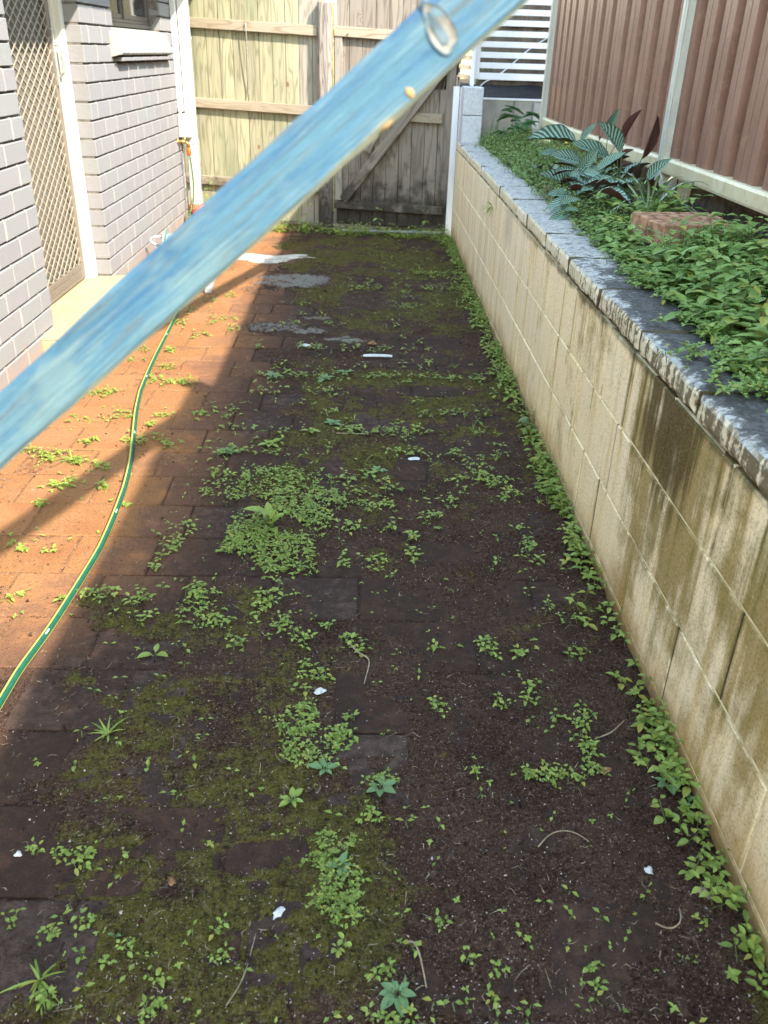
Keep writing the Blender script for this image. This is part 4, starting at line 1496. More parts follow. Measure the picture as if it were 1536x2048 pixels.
def blades(m, x, y, z, n, L, W, mi=0):
    for k in range(n):
        d = rdir(rng.uniform(.25, 1.1), rng.uniform(0, 6.283))
        m.leaf((x, y, z), d, (0, 0, 1), L * rng.uniform(.5, 1.1), W, .3, rng.uniform(.3, 1.0), mi, tint(), 5, ((0, .7), (.3, 1), (.6, .8), (.85, .5), (1, 0)))

# near cover: broad leaves; far cover: finer
cov, st = MB(), MB()
n = 0
while n < 1000:
    y = rng.uniform(.9, 3.25)
    lo = .80 if y > 2.1 else .775
    x = rng.uniform(lo, 1.26)
    if rng.random() > sstep(x, lo - .03, lo + .05) * (1 - .75 * float(sstep(x, 1.10, 1.26)) * (y < 3.0)):
        continue
    if .89 < x < 1.24 and 2.74 < y < 3.12:
        continue
    if x > 1.16 and y > 2.2:
        continue
    if abs(x - .962) < .05 and abs(y - 1.95) < .07:
        continue
    n += 1
    hh = rng.uniform(.05, .12) * float(sstep(x, lo - .06, lo + .12) * .6 + .5)
    sprig(cov, x, y, float(bedz(x, y)), hh, rng.uniform(.036, .074), rng.uniform(.024, .044), rng.choice((2, 2, 3)), .25, 5, 0, st)
n = 0
while n < 520:                                # small-leaved fringe over the coping
    y = rng.choice((rng.uniform(1.0, 2.0), rng.uniform(1.45, 1.75), rng.uniform(2.3, 2.5), rng.uniform(2.0, 3.3), rng.uniform(3.3, 6.4)))
    x = .806 - abs(rng.gauss(0, .030))
    if 1.45 < y < 1.75: x = .80 - abs(rng.gauss(0, .06))
    n += 1
    whorl(cov, x, y, .709, rng.uniform(.010, .019), 6, 0, .03, .9)
    if rng.random() < .4:
        sprig(cov, x, y, .705, .03, .018, .013, 2, .3, 2, 0, st)
n = 0
while n < 1500:
    y = rng.uniform(3.15, 6.85)
    x = rng.uniform(.79, 1.19)
    if x > .98 and y < 3.75:
        continue
    if rng.random() > float(sstep(x, .78, .84)):
        continue
    n += 1
    hh = rng.uniform(.03, .09) + .05 * float(fbm(x, y, 4, 2))
    sprig(cov, x, y, float(bedz(x, y)), hh, rng.uniform(.020, .038), rng.uniform(.012, .020), rng.choice((2, 3)), .3, 2, 0, st)
o = cov.build('ground_cover', M['leaf_bed'])
tag(o, 'dense leafy green ground cover filling the raised garden bed', 'ground cover', kind='stuff')
o = st.build('ground_cover_stems', M['stem'])
tag(o, 'thin green stems under the ground cover in the raised bed', 'stems', kind='stuff')
b = MB()
for k in range(170):                          # grassy tangle near the far end and beside the striped plant
    y = rng.choice((rng.uniform(5.2, 6.8), rng.uniform(3.6, 4.6)))
    x = rng.uniform(.80, 1.12)
    blades(b, x, y, float(bedz(x, y)), 6, rng.uniform(.07, .16), .0035)
o = b.build('grass_tangle', M['leaf'])
tag(o, 'fine grass tangled among the leaves of the raised bed', 'grass', kind='stuff')

# striped plant
def big_leaf(mat, name, nx_=6, ny_=12, roll=0.25):
    m = MB()
    uv = []
    for i in range(ny_ + 1):
        t = i / ny_
        w = .5 * (math.sin(math.pi * min(1, t ** .82)) ** .8) * (1 if t < .999 else 0)
        w = max(w, .02 if t < .999 else .0)
        for j in range(nx_ + 1):
            u = -1 + 2 * j / nx_
            z = -.16 * t * t + roll * w * abs(u) ** 1.3 * .9 + .012 * math.sin(t * 22) * abs(u)
            m.v.append((t, u * w * .42, z))
            uv.append((.5 + .5 * u, t))
    for i in range(ny_):
        for j in range(nx_):
            a = i * (nx_ + 1) + j
            m.f.append((a, a + nx_ + 1, a + nx_ + 2, a + 1))
            m.mi.append(0)
    m.uv = uv
    o = m.build(name, mat, None, True)
    COL.objects.unlink(o)
    # face normals up
    if o.data.polygons[len(o.data.polygons) // 2].normal.z < 0:
        o.data.flip_normals()
    return o
lf_s = big_leaf(M['striped'], 'leaf')
lf_s2 = big_leaf(M['striped'], 'leaf', roll=.5)
lf_g = big_leaf(M['leaf_bed'], 'leaf')
PRAYER = [('s', 1.079, 3.9, 0.915, 0.981, 3.85, 1.022), ('s', 1.075, 4.05, 0.875, 0.921, 4.0, 0.943), ('s', 0.999, 4.3, 0.92, 1.032, 4.25, 0.995), ('s', 1.094, 4.2, 0.99, 1.11, 4.15, 1.057), ('s', 1.082, 4.75, 0.874, 0.853, 4.7, 0.916), ('s', 1.008, 4.3, 0.831, 0.876, 4.25, 0.87), ('s', 0.939, 4.0, 0.815, 0.985, 3.95, 0.912), ('s', 0.902, 4.0, 0.763, 0.775, 3.95, 0.817), ('s', 1.001, 3.65, 0.835, 0.877, 3.6, 0.81), ('s', 0.861, 3.75, 0.755, 0.766, 3.7, 0.772), ('s', 0.951, 3.75, 0.855, 1.027, 3.7, 0.93), ('m', 1.086, 3.9, 0.951, 1.115, 3.85, 1.077), ('m', 1.132, 3.75, 0.902, 1.158, 3.7, 1.055), ('m', 1.046, 3.8, 0.895, 1.087, 3.75, 0.941), ('s', 1.094, 3.5, 0.851, 1.138, 3.45, 0.929), ('s', 0.824, 3.6, 0.756, 0.731, 3.55, 0.742), ('s', 0.81, 3.5, 0.738, 0.732, 3.45, 0.739), ('s', 0.769, 3.45, 0.712, 0.802, 3.4, 0.753), ('s', 0.795, 3.45, 0.699, 0.711, 3.4, 0.712), ('g', 0.872, 3.4, 0.796, 0.929, 3.35, 0.835), ('s', 0.915, 3.8, 0.823, 0.971, 3.75, 0.86), ('s', 1.124, 4.1, 0.963, 1.13, 4.05, 0.98), ('s', 0.863, 3.85, 0.816, 0.949, 3.8, 0.839), ('m', 1.043, 3.75, 0.862, 1.075, 3.7, 0.897), ('s', 0.924, 4.4, 0.857, 0.836, 4.35, 0.865), ('s', 0.894, 3.5, 0.805, 0.9, 3.45, 0.848), ('m', 1.007, 4.0, 0.948, 1.003, 3.95, 0.972), ('s', 0.907, 3.9, 0.811, 0.817, 3.85, 0.844), ('s', 0.888, 3.7, 0.854, 0.938, 3.65, 0.852), ('s', 0.76, 3.5, 0.746, 0.813, 3.45, 0.783)]
pp = thing('striped_plant', 'bushy plant with silver striped leaves and maroon undersides against the metal fence', 'plant', (1.02, 3.95, .70))
lm = MB()
for (k, x0, y0, z0, x1, y1, z1) in PRAYER:
    A, B = Vector((x0, y0, z0)), Vector((x1, y1, z1))
    if A.x < .83 and A.z < .73: A.z = .73
    B.x = min(B.x, fx(B.y) - .03)
    A.x = min(A.x, fx(A.y) - .03)
    d = (B - A)
    L = d.length
    d.normalize()
    tocam = (CAMP - (A + B) / 2).normalized()
    up = (tocam * .75 + UZ * .65 + Vector((rng.uniform(-.3, .3), rng.uniform(-.3, .3), 0))).normalized()
    if k == 'm':
        up = (-tocam * .8 + Vector((rng.uniform(-.5, .5), 0, .1)))
    V = up.cross(d).normalized()
    N = d.cross(V)
    W = L * rng.uniform(.85, 1.05) if k != 'm' else L * .55
    o = place(lf_g if k == 'g' else (lf_s2 if k == 'm' else rng.choice((lf_s, lf_s, lf_s2))), 'leaf', A, pp)
    Mx = Matrix((d * L * 1.14, V * W * 1.12, N * L)).transposed().to_4x4()
    Mx.translation = A - Vector(OFF[pp.name])
    o.matrix_local = Mx
    root = Vector((1.0 + rng.gauss(0, .05), (A.y + 3.75) / 2 + rng.gauss(0, .06), .70))
    mid = A.lerp(root, .5) + Vector((0, 0, .03))
    lm.tube([root, mid, A, A + d * .02], [.0025, .0022, .0018, .0015], 5)
# a lower, darker ruff of leaves so the clump reads full
for k in range(44):
    az = rng.uniform(0, 6.283)
    e = rng.uniform(-.1, .7)
    c = Vector((1.0 + rng.gauss(0, .09), 3.85 + rng.gauss(0, .26), .735 + rng.uniform(0, .10)))
    d = rdir(e, az)
    L = rng.uniform(.09, .15)
    if c.x + d.x * L > 1.22 or c.x + d.x * L < .80:
        d.x = -d.x * .4
        d.normalize()
    V = UZ.cross(d).normalized()
    N = d.cross(V)
    o = place(rng.choice((lf_s, lf_s, lf_s2)), 'leaf', c, pp)
    Mx = Matrix((d * L, V * L * .85, N * L)).transposed().to_4x4()
    Mx.translation = c - Vector(OFF[pp.name])
    o.matrix_local = Mx
    lm.tube([Vector((c.x, c.y, .69)), c], [.002, .0015], 5)
lm.build('stems', M['stem'], pp, True)

# spider plant
sp = thing('spider_plant', 'small spider plant with white striped arching blades behind the hollow bricks', 'plant', (1.10, 3.42, .735))
for k in range(26):
    az = rng.uniform(0, 6.283)
    e = rng.uniform(.5, 1.35)
    L = rng.uniform(.18, .30)
    W = rng.uniform(.013, .019)
    m = MB()
    d0 = rdir(e, az)
    c = Vector((1.07 + .015 * math.cos(az), 3.36 + .015 * math.sin(az), .75))
    side = Vector((-math.sin(az), math.cos(az), 0))
    nseg = 9
    uv = []
    p = c.copy()
    for i in range(nseg + 1):
        t = i / nseg
        w = W * (.75 + .5 * t - 1.25 * t * t) * .6 + .0006
        ee = e - 1.9 * t * t * rng.uniform(.9, 1.1) * (1.2 - .3 * e)
        if i:
            p = p + rdir(ee, az) * (L / nseg)
        p.x = min(p.x, 1.255)
        for u in (-1, 0, 1):
            q = p + side * (w * u)
            q.z += abs(u) * w * .35
            m.v.append(tuple(q))
            uv.append((.5 + .5 * u, t))
    for i in range(nseg):
        for j in range(2):
            a = i * 3 + j
            m.f.append((a, a + 1, a + 4, a + 3))
            m.mi.append(0)
    m.uv = uv
    m.build('leaf', M['variegated'], sp, True)

# broad leaves in the far corner of the bed
fpz = thing('broad_leaf_plant', 'dark broad-leaved plant in the far corner by the grey concrete wall', 'plant', (1.10, 6.55, .72))
for k in range(22):
    az = rng.uniform(0, 6.283)
    c = Vector((1.06 + rng.gauss(0, .07), 6.5 + rng.gauss(0, .16), .76 + rng.uniform(0, .17)))
    d = rdir(rng.uniform(-.3, .7), az)
    L = rng.uniform(.09, .16)
    V = UZ.cross(d).normalized()
    N = d.cross(V)
    if c.x + d.x * L > 1.20: d.x *= -1
    V = UZ.cross(d).normalized()
    N = d.cross(V)
    m_ = lf_far if k else None
    if k == 0:
        lf_far = big_leaf(M['leaf_far'], 'leaf')
    o = place(lf_far, 'leaf', c, fpz)
    Mx = Matrix((d * L, V * L * 1.2, N * L)).transposed().to_4x4()
    Mx.translation = c - Vector(OFF[fpz.name])
    o.matrix_local = Mx
b = MB()
for (x, y, h) in ((.87, 6.6, .20), (.90, 6.62, .16), (.93, 6.7, .22)):
    b.tube([(x, y, .70), (x + .01, y, .70 + h * .6), (x + .03, y, .70 + h)], [.003, .0025, .0015], 5)
b.build('stem', M['stem'], fpz)
vn = MB()
for k in range(120):
    whorl(vn, .955 + rng.gauss(0, .02), 8.28 + rng.gauss(0, .05), 1.0 + rng.random() * .9, .03, 3, 0, .02, .8)
o = vn.build('climbing_vine', M['leaf_lime'])
tag(o, 'strip of lime green climber leaves behind the left end of the slat gate', 'climber')

# ---------------------------------------------------------------- things lying in the bed
def hollow_brick(name, label, c, yaw, dims, pitch=0.0):
    L, W, H = dims
    m = MB()
    m.obox((0, 0, 0), (1, 0, 0), (0, 1, 0), UZ, (L / 2, W / 2, H / 2), .004)
    o = m.build(name, M['redbrick'])
    fix_normals(o)
    cut = MB()
    for i in range(5):
        for j in range(2):
            x, y = -L * .38 + L * .19 * i + (.012 if j else 0), -W * .22 + W * .44 * j
            n = 14
            vs = [(x + .0125 * math.cos(6.283 * q / n), y + .0125 * math.sin(6.283 * q / n), zz) for zz in (-.01, H) for q in range(n)]
            cut.add(vs, [tuple(range(n))[::-1], tuple(range(n, 2 * n))] + [(q, (q + 1) % n, n + (q + 1) % n, n + q) for q in range(n)])
    co = fix_normals(cut.build('cutter', M['hole']))
    md = o.modifiers.new('holes', 'BOOLEAN')
    md.operation = 'DIFFERENCE'
    md.solver = 'EXACT'
    md.object = co
    dg = bpy.context.evaluated_depsgraph_get()
    me2 = bpy.data.meshes.new_from_object(o.evaluated_get(dg))
    o.modifiers.clear()
    o.data = me2
    bpy.data.objects.remove(co)
    o.location = c
    o.rotation_euler = (pitch, .02, yaw)
    return tag(o, label, 'brick', 'hollow bricks lying in the garden bed')
hollow_brick('hollow_brick', 'nearer hollow red brick with an orange end lying in the green ground cover', (1.075, 2.865, .765), R_(14), (.29, .10, .075))
hollow_brick('hollow_brick', 'darker mossy hollow brick lying just behind the other one by the spider plant', (1.055, 2.985, .768), R_(13), (.29, .10, .075), .03)

b = MB()
b.lathe((.966, 1.945, .66), [(.030, 0), (.036, .04), (.034, .10), (.022, .16), (.020, .175), (.026, .185), (.030, .205), (.027, .228), (.012, .24), (0.001, .242)], 20)
o = b.build('turned_finial', M['finial'], None, True)
tag(o, 'orange turned timber finial standing in the bed at the right edge', 'finial')
def rock(name, mat, c, r, sq=(1, 1, .7), seed=0, n=3):
    import bmesh
    bm = bmesh.new()
    bmesh.ops.create_icosphere(bm, subdivisions=n, radius=1)
    for v in bm.verts:
        k = 1 + .45 * (float(fbm(v.co.x * 1.3 + seed, v.co.y * 1.3 + v.co.z * 1.7 + seed, 1.2, 3)) - .5) * 2
        v.co = Vector((v.co.x * sq[0], v.co.y * sq[1], v.co.z * sq[2])) * (r * k) + Vector(c)
    me = bpy.data.meshes.new(name)
    bm.to_mesh(me)
    bm.free()
    me.materials.append(mat)
    o = bpy.data.objects.new(name, me)
    COL.objects.link(o)
    return o
tag(rock('rubble_lump', M['lump'], (1.11, 2.36, .745), .06, seed=3), 'crumbly brown lump of concrete rubble at the right edge of the bed', 'rubble')
b = MB()
for k in range(9):
    x, y = .83 + .02 * rng.random(), 4.15 + rng.uniform(-.12, .12)
    b.tube([(x, y, .725), (x + rng.uniform(-.06, .03), y - rng.uniform(.08, .16), .722), (x - .05, y - .25, .716)], [.003, .003, .001], 5)
o = b.build('dry_stalks', M['twig'])
tag(o, 'small bundle of dry yellow stalks lying on the coping edge', 'stalks')

# ================================================================== weeds in the paving
MAT_SPOTS = [(-0.275, 2.08, 0.1, 0.138, 150), (-0.337, 2.011, 0.083, 0.113, 110), (-0.246, 2.227, 0.075, 0.11, 90), (-0.198, 2.391, 0.096, 0.146, 90), (-0.116, 2.36, 0.063, 0.097, 50), (-0.456, 2.415, 0.095, 0.148, 90), (-0.33, 2.438, 0.113, 0.16, 90), (-0.538, 2.52, 0.066, 0.107, 40), (-0.234, 2.441, 0.097, 0.151, 70), (-0.127, 2.262, 0.053, 0.08, 40), (-0.368, 2.134, 0.058, 0.083, 50), (-0.414, 1.97, 0.061, 0.083, 60), (-0.039, 2.449, 0.065, 0.103, 40), (-0.278, 2.321, 0.062, 0.095, 60), (-0.188, 2.055, 0.064, 0.089, 70), (-0.332, 2.194, 0.074, 0.108, 60), (-0.193, 1.32, 0.062, 0.063, 60), (-0.139, 1.292, 0.061, 0.062, 60), (-0.075, 1.251, 0.045, 0.045, 50), (-0.125, 1.381, 0.043, 0.045, 30), (-0.165, 1.25, 0.04, 0.04, 40), (-0.037, 1.322, 0.031, 0.032, 20), (-0.038, 1.045, 0.04, 0.036, 40), (-0.018, 0.963, 0.039, 0.033, 45), (-0.063, 1.003, 0.035, 0.03, 30), (-0.042, 0.934, 0.034, 0.028, 30), (-0.016, 0.906, 0.025, 0.02, 20)]
SEED_SPOTS = [(-0.412, 1.803, 0.057, 0.073, 22), (-0.363, 1.738, 0.044, 0.054, 18), (-0.433, 1.848, 0.039, 0.051, 12), (-0.233, 1.807, 0.051, 0.065, 14), (-0.198, 1.71, 0.031, 0.038, 12), (-0.57, 1.821, 0.032, 0.042, 10), (-0.704, 1.841, 0.032, 0.042, 10), (-0.649, 1.831, 0.032, 0.042, 8), (-0.537, 1.734, 0.025, 0.031, 6), (-0.113, 1.53, 0.04, 0.046, 18), (-0.287, 1.638, 0.03, 0.036, 8), (-0.553, 2.186, 0.051, 0.076, 10), (-0.558, 2.071, 0.035, 0.05, 8), (-0.569, 1.991, 0.027, 0.038, 5), (-0.034, 2.203, 0.038, 0.055, 8), (0.001, 1.625, 0.03, 0.036, 6), (-0.024, 1.673, 0.025, 0.03, 5), (0.21, 2.258, 0.039, 0.058, 8), (0.086, 2.207, 0.023, 0.034, 5), (0.151, 2.15, 0.027, 0.039, 6), (0.14, 2.051, 0.026, 0.036, 6), (0.04, 2.008, 0.035, 0.048, 7), (-0.03, 2.006, 0.028, 0.039, 5), (0.48, 2.117, 0.03, 0.042, 7), (0.481, 2.034, 0.029, 0.04, 7), (0.481, 2.22, 0.023, 0.034, 4), (0.179, 1.425, 0.024, 0.026, 8), (0.313, 1.435, 0.02, 0.022, 7), (0.372, 1.452, 0.02, 0.022, 5), (0.393, 1.478, 0.014, 0.015, 4), (0.496, 1.406, 0.02, 0.021, 7), (0.48, 1.359, 0.022, 0.023, 9), (0.478, 1.3, 0.023, 0.023, 12), (0.475, 1.244, 0.026, 0.025, 12), (0.345, 1.222, 0.022, 0.022, 14), (0.386, 1.23, 0.025, 0.025, 9), (0.425, 1.223, 0.025, 0.025, 9), (0.306, 1.65, 0.027, 0.032, 8), (0.321, 1.621, 0.018, 0.022, 5), (0.386, 1.613, 0.022, 0.026, 7), (0.182, 1.628, 0.017, 0.02, 4), (0.235, 1.228, 0.018, 0.018, 5), (0.39, 1.197, 0.014, 0.013, 5), (-0.64, 1.244, 0.012, 0.012, 3), (-0.414, 1.247, 0.01, 0.01, 2), (-0.571, 1.041, 0.012, 0.011, 5), (-0.523, 1.031, 0.019, 0.017, 10), (-0.474, 1.026, 0.014, 0.013, 8), (-0.479, 1.0, 0.009, 0.008, 4), (-0.558, 0.899, 0.012, 0.01, 6), (-0.49, 0.877, 0.02, 0.016, 8), (-0.44, 0.895, 0.016, 0.013, 6), (-0.356, 0.851, 0.011, 0.009, 5), (-0.426, 0.834, 0.008, 0.006, 3), (-0.382, 0.83, 0.009, 0.007, 3), (-0.219, 0.887, 0.01, 0.008, 4), (-0.212, 0.839, 0.014, 0.011, 6), (-0.298, 0.802, 0.011, 0.008, 5), (-0.461, 0.767, 0.01, 0.008, 6), (-0.297, 0.763, 0.01, 0.008, 6), (-0.3, 0.745, 0.015, 0.011, 6), (-0.023, 0.852, 0.011, 0.009, 4), (0.048, 0.811, 0.016, 0.012, 8), (0.062, 0.741, 0.03, 0.022, 16), (0.229, 0.816, 0.008, 0.006, 3), (0.38, 0.82, 0.01, 0.007, 5), (0.377, 0.792, 0.008, 0.006, 3), (0.215, 0.768, 0.008, 0.006, 3), (0.183, 0.828, 0.011, 0.009, 3), (0.141, 0.897, 0.015, 0.012, 6), (0.276, 0.862, 0.01, 0.008, 3), (0.097, 0.844, 0.01, 0.008, 3), (0.045, 1.212, 0.04, 0.038, 14), (0.025, 1.102, 0.028, 0.026, 8), (-0.018, 1.382, 0.015, 0.016, 4), (-0.027, 1.337, 0.015, 0.015, 4), (0.065, 1.213, 0.02, 0.019, 5), (-0.245, 1.795, 0.032, 0.041, 8), (-0.145, 1.661, 0.03, 0.037, 8), (-0.086, 1.703, 0.025, 0.031, 5), (0.01, 2.364, 0.048, 0.074, 7), (0.074, 2.401, 0.032, 0.051, 4), (0.284, 2.408, 0.032, 0.051, 5), (0.42, 2.597, 0.043, 0.072, 10), (0.459, 2.504, 0.037, 0.06, 9), (0.479, 2.416, 0.036, 0.057, 9), (0.394, 2.676, 0.032, 0.054, 6), (0.372, 2.018, 0.02, 0.028, 3), (0.49, 1.78, 0.016, 0.02, 3), (0.548, 1.748, 0.018, 0.022, 3), (0.507, 1.737, 0.013, 0.016, 2), (0.429, 1.653, 0.015, 0.018, 3), (0.519, 1.616, 0.03, 0.036, 8), (0.427, 1.389, 0.013, 0.014, 3)]
LIT_SPOTS = [(-1.055, 3.309, 0.056, 0.117, 16), (-0.888, 3.634, 0.039, 0.089, 9), (-0.806, 3.444, 0.046, 0.099, 12), (-0.764, 3.447, 0.042, 0.09, 10), (-0.942, 3.07, 0.057, 0.111, 14), (-0.828, 2.835, 0.054, 0.097, 16), (-0.99, 2.805, 0.028, 0.052, 8), (-1.081, 2.673, 0.059, 0.103, 16), (-0.967, 2.638, 0.037, 0.064, 10), (-0.889, 2.601, 0.03, 0.051, 10), (-0.967, 2.474, 0.035, 0.058, 12), (-1.014, 2.447, 0.028, 0.047, 5), (-0.84, 2.454, 0.022, 0.037, 7), (-0.998, 2.328, 0.018, 0.029, 6), (-0.951, 4.296, 0.063, 0.16, 10), (-0.763, 4.404, 0.078, 0.16, 14), (-0.82, 4.131, 0.049, 0.122, 8), (-1.033, 3.875, 0.037, 0.088, 6), (-0.896, 3.47, 0.029, 0.064, 8), (-1.055, 3.727, 0.04, 0.092, 8), (-0.918, 3.883, 0.028, 0.067, 6), (-0.881, 4.801, 0.05, 0.142, 8), (-0.785, 4.922, 0.046, 0.133, 6), (-0.66, 4.23, 0.05, 0.127, 6), (-1.097, 3.011, 0.037, 0.072, 5), (-0.771, 3.079, 0.048, 0.093, 7), (-0.627, 3.086, 0.042, 0.083, 8), (-0.685, 2.797, 0.035, 0.064, 6), (-1.0, 2.086, 0.02, 0.029, 3), (-0.949, 2.06, 0.017, 0.024, 3), (-0.875, 2.048, 0.014, 0.02, 3), (-0.806, 2.977, 0.026, 0.05, 4), (-1.162, 2.711, 0.024, 0.043, 4), (-0.9, 1.813, 0.015, 0.02, 3), (-0.876, 1.836, 0.013, 0.017, 3), (-0.731, 2.337, 0.012, 0.02, 2), (-0.773, 1.816, 0.01, 0.013, 2), (-1.179, 3.942, 0.028, 0.068, 5), (-0.953, 4.583, 0.037, 0.103, 5)]
BACK_SPOTS = [(-0.76, 6.917, 0.078, 0.16, 16), (-0.663, 6.931, 0.07, 0.16, 12), (-0.49, 6.997, 0.079, 0.16, 14), (-0.361, 6.805, 0.097, 0.16, 16), (-0.164, 6.731, 0.077, 0.16, 16), (-0.05, 6.847, 0.078, 0.16, 18), (0.105, 6.707, 0.077, 0.16, 14), (0.255, 6.59, 0.076, 0.16, 12), (0.392, 6.665, 0.07, 0.16, 16), (0.519, 6.567, 0.069, 0.16, 14), (0.593, 6.538, 0.053, 0.16, 10)]
ROW_SPOTS = [(4.429, -0.45, 0.569, 30), (3.987, -0.554, 0.522, 40), (3.627, -0.465, 0.529, 55), (3.42, -0.484, 0.548, 50), (3.129, -0.605, 0.532, 60), (2.951, -0.538, 0.527, 60), (2.75, -0.578, 0.517, 60), (2.575, -0.581, 0.527, 60), (2.393, -0.134, 0.578, 26), (4.837, -0.488, 0.584, 40), (5.226, -0.126, 0.62, 70), (5.543, -0.296, 0.621, 80)]
ROSETTES = [(-0.4, 3.532, 0.065), (-0.17, 3.515, 0.054), (-0.084, 3.572, 0.044), (-0.48, 2.742, 0.049), (-0.337, 2.813, 0.045), (0.052, 2.602, 0.038), (-0.199, 2.935, 0.041), (-0.481, 1.596, 0.041), (-0.123, 1.154, 0.03), (-0.064, 1.231, 0.035), (0.045, 1.187, 0.037), (-0.027, 1.003, 0.026), (-0.385, 0.873, 0.018), (0.067, 0.779, 0.034), (-0.561, 1.241, 0.018), (-0.273, 2.195, 0.059), (0.137, 0.908, 0.013), (0.607, 1.193, 0.04), (0.635, 1.143, 0.029), (-0.118, 3.011, 0.042)]
mat_, seed_, lime_, wst = MB(), MB(), MB(), MB()
for (x, y, rx, ry, n) in MAT_SPOTS:
    for k in range(int(n * 1.7)):
        a, q = rng.uniform(0, 6.283), math.sqrt(rng.random()) * (1.0 if rng.random() < .8 else 1.3)
        px, py = x + rx * q * math.cos(a), y + ry * 1.1 * q * math.sin(a)
        if float(fbm(px, py, 9, 2)) < .43:
            continue
        hm = .015 * (1 - q * .6) * (1.4 if y > 1.8 else .6)
        L = rng.uniform(.005, .012) if y > 1.3 else rng.uniform(.004, .008)
        if rng.random() < .8:
            whorl(mat_, px, py, gz(px, py), L, rng.choice((3, 4, 5)), 0, hm, .7)
        else:
            sprig(mat_, px, py, gz(px, py), rng.uniform(.01, .03), L * 1.5, L, 2, .3, 2, 0, wst)
for (x, y, rx, ry, n) in SEED_SPOTS:
    kk = .62 + .38 * float(sstep(y, 1.0, 2.2))
    for k in range(int(n * 1.25)):
        px, py = x + rx * rng.gauss(0, .5), y + ry * rng.gauss(0, .5)
        if rng.random() < .42:
            whorl(seed_, px, py, gz(px, py), rng.uniform(.006, .013) * kk, rng.choice((3, 4, 5)), 0, .014 * kk, .7)
        else:
            L = rng.uniform(.011, .022) * kk
            sprig(seed_, px, py, gz(px, py), rng.uniform(.010, .030) * kk, L, L * .62, rng.choice((1, 2, 2)), .35, 5, 0, wst)
for (y, xa, xb, n) in ROW_SPOTS:
    for k in range(int(n * 2.0)):
        px = rng.uniform(xa, xb)
        if float(fbm(px, y, 5, 2)) < .44:
            continue
        yj = .545 + .2 * round((y - .545) / .2)
        py = yj + rng.gauss(0, .018) if rng.random() < .65 else y + rng.uniform(-.14, .14)
        u = rng.random()
        if u < .6:
            whorl(seed_, px, py, gz(px, py), rng.uniform(.006, .016), rng.choice((3, 4, 5)), 0, .02, .8)
        elif u < .85:
            L = rng.uniform(.014, .026)
            sprig(seed_, px, py, gz(px, py), rng.uniform(.012, .03), L, L * .6, 2, .35, 2, 0, wst)
        else:
            blades(seed_, px, py, gz(px, py), 5, rng.uniform(.02, .045), .0025)
for (x, y, rx, ry, n) in LIT_SPOTS:
    for k in range(int(n * 1.5)):
        px, py = x + rx * rng.gauss(0, .55), y + ry * .6 * rng.gauss(0, .5)
        u = rng.random()
        if u < .6:
            whorl(lime_, px, py, gz(px, py), rng.uniform(.008, .017), rng.choice((4, 5, 6)), 0, .014, .6)
        elif u < .8:
            blades(lime_, px, py, gz(px, py), 5, rng.uniform(.02, .05), .0025)
        else:
            L = rng.uniform(.014, .024)
            sprig(lime_, px, py, gz(px, py), .016, L, L * .55, 2, .35, 2, 0, wst)
for (x, y, rx, ry, n) in BACK_SPOTS:
    for k in range(int(n * 1.2)):
        px, py = x + rx * rng.gauss(0, .6), 6.86 + rng.uniform(-.10, .06) - .15 * x
        L = rng.uniform(.022, .042)
        tgt = lime_ if px < -.52 else seed_
        if rng.random() < .75:
            sprig(tgt, px, py, gz(px, py), rng.uniform(.02, .10), L, L * .6, rng.choice((2, 2, 3)), .25, 2, 0, wst)
        else:
            blades(tgt, px, py, gz(px, py), 6, rng.uniform(.06, .16), .004)
n = 0
while n < 680:                                # the fringe along the foot of the block wall
    y = rng.uniform(.72, 6.7)
    dens = .26 + .74 * float(sstep(fbm(0.3, y, 3.1, 3), .40, .60))
    if rng.random() > dens:
        continue
    n += 1
    px = .648 - abs(rng.gauss(0, .026)) - (.03 if rng.random() < .12 else 0)
    L = rng.uniform(.018, .032) * (.72 + .28 * float(sstep(y, .9, 1.8)))
    if rng.random() < .75:
        sprig(seed_, px, y, gz(px, y), rng.uniform(.014, .055), L, L * .64, rng.choice((2, 2, 3)), .3, 5 if y < 2.8 else 2, 0, wst)
    else:
        whorl(seed_, px, y, gz(px, y), rng.uniform(.010, .018), 5, 0, .02, .8)
for k in range(620):                          # lone seedlings anywhere in the dark part
    y = .72 + 5.8 * rng.random() ** 1.5
    px = rng.uniform(-.62 if y > 1.3 else -.5, .6)
    if rng.random() < .55:
        whorl(seed_, px, y, gz(px, y), rng.uniform(.004, .010), rng.choice((2, 3, 4)), 0, .008, .7)
    else:
        L = rng.uniform(.008, .015)
        sprig(seed_, px, y, gz(px, y), rng.uniform(.006, .016), L, L * .6, 1, .35, 2, 0, wst)
for k in range(70):                           # grassy scraps on the shaded far paving
    y = rng.uniform(4.6, 6.7)
    px = rng.uniform(.05, .62)
    blades(seed_, px, y, gz(px, y), 6, rng.uniform(.02, .05), .003)
for k in range(60):                           # dead-looking wisps in the lit joints
    y = rng.uniform(1.5, 5)
    px = rng.uniform(-1.1, -.72)
    yj = .545 + .2 * round((y - .545) / .2) + rng.gauss(0, .012)
    whorl(lime_, px, yj, gz(px, yj), rng.uniform(.006, .011), 4, 0, .008, .6)
tag(mat_.build('creeping_weed', M['leaf']), 'low mats of tiny-leaved creeping weed spreading over the dark soil', 'weeds', kind='stuff')
tag(seed_.build('weed_seedlings', M['leaf']), 'green weed seedlings along the wall foot and joints of the shaded paving', 'weeds', kind='stuff')
tag(lime_.build('lime_weeds', M['leaf_lime']), 'yellow-green weeds in the joints of the sunlit orange paving', 'weeds', kind='stuff')
tag(wst.build('weed_stems', M['stem']), 'thin stems of the weeds in the paving', 'stems', kind='stuff')

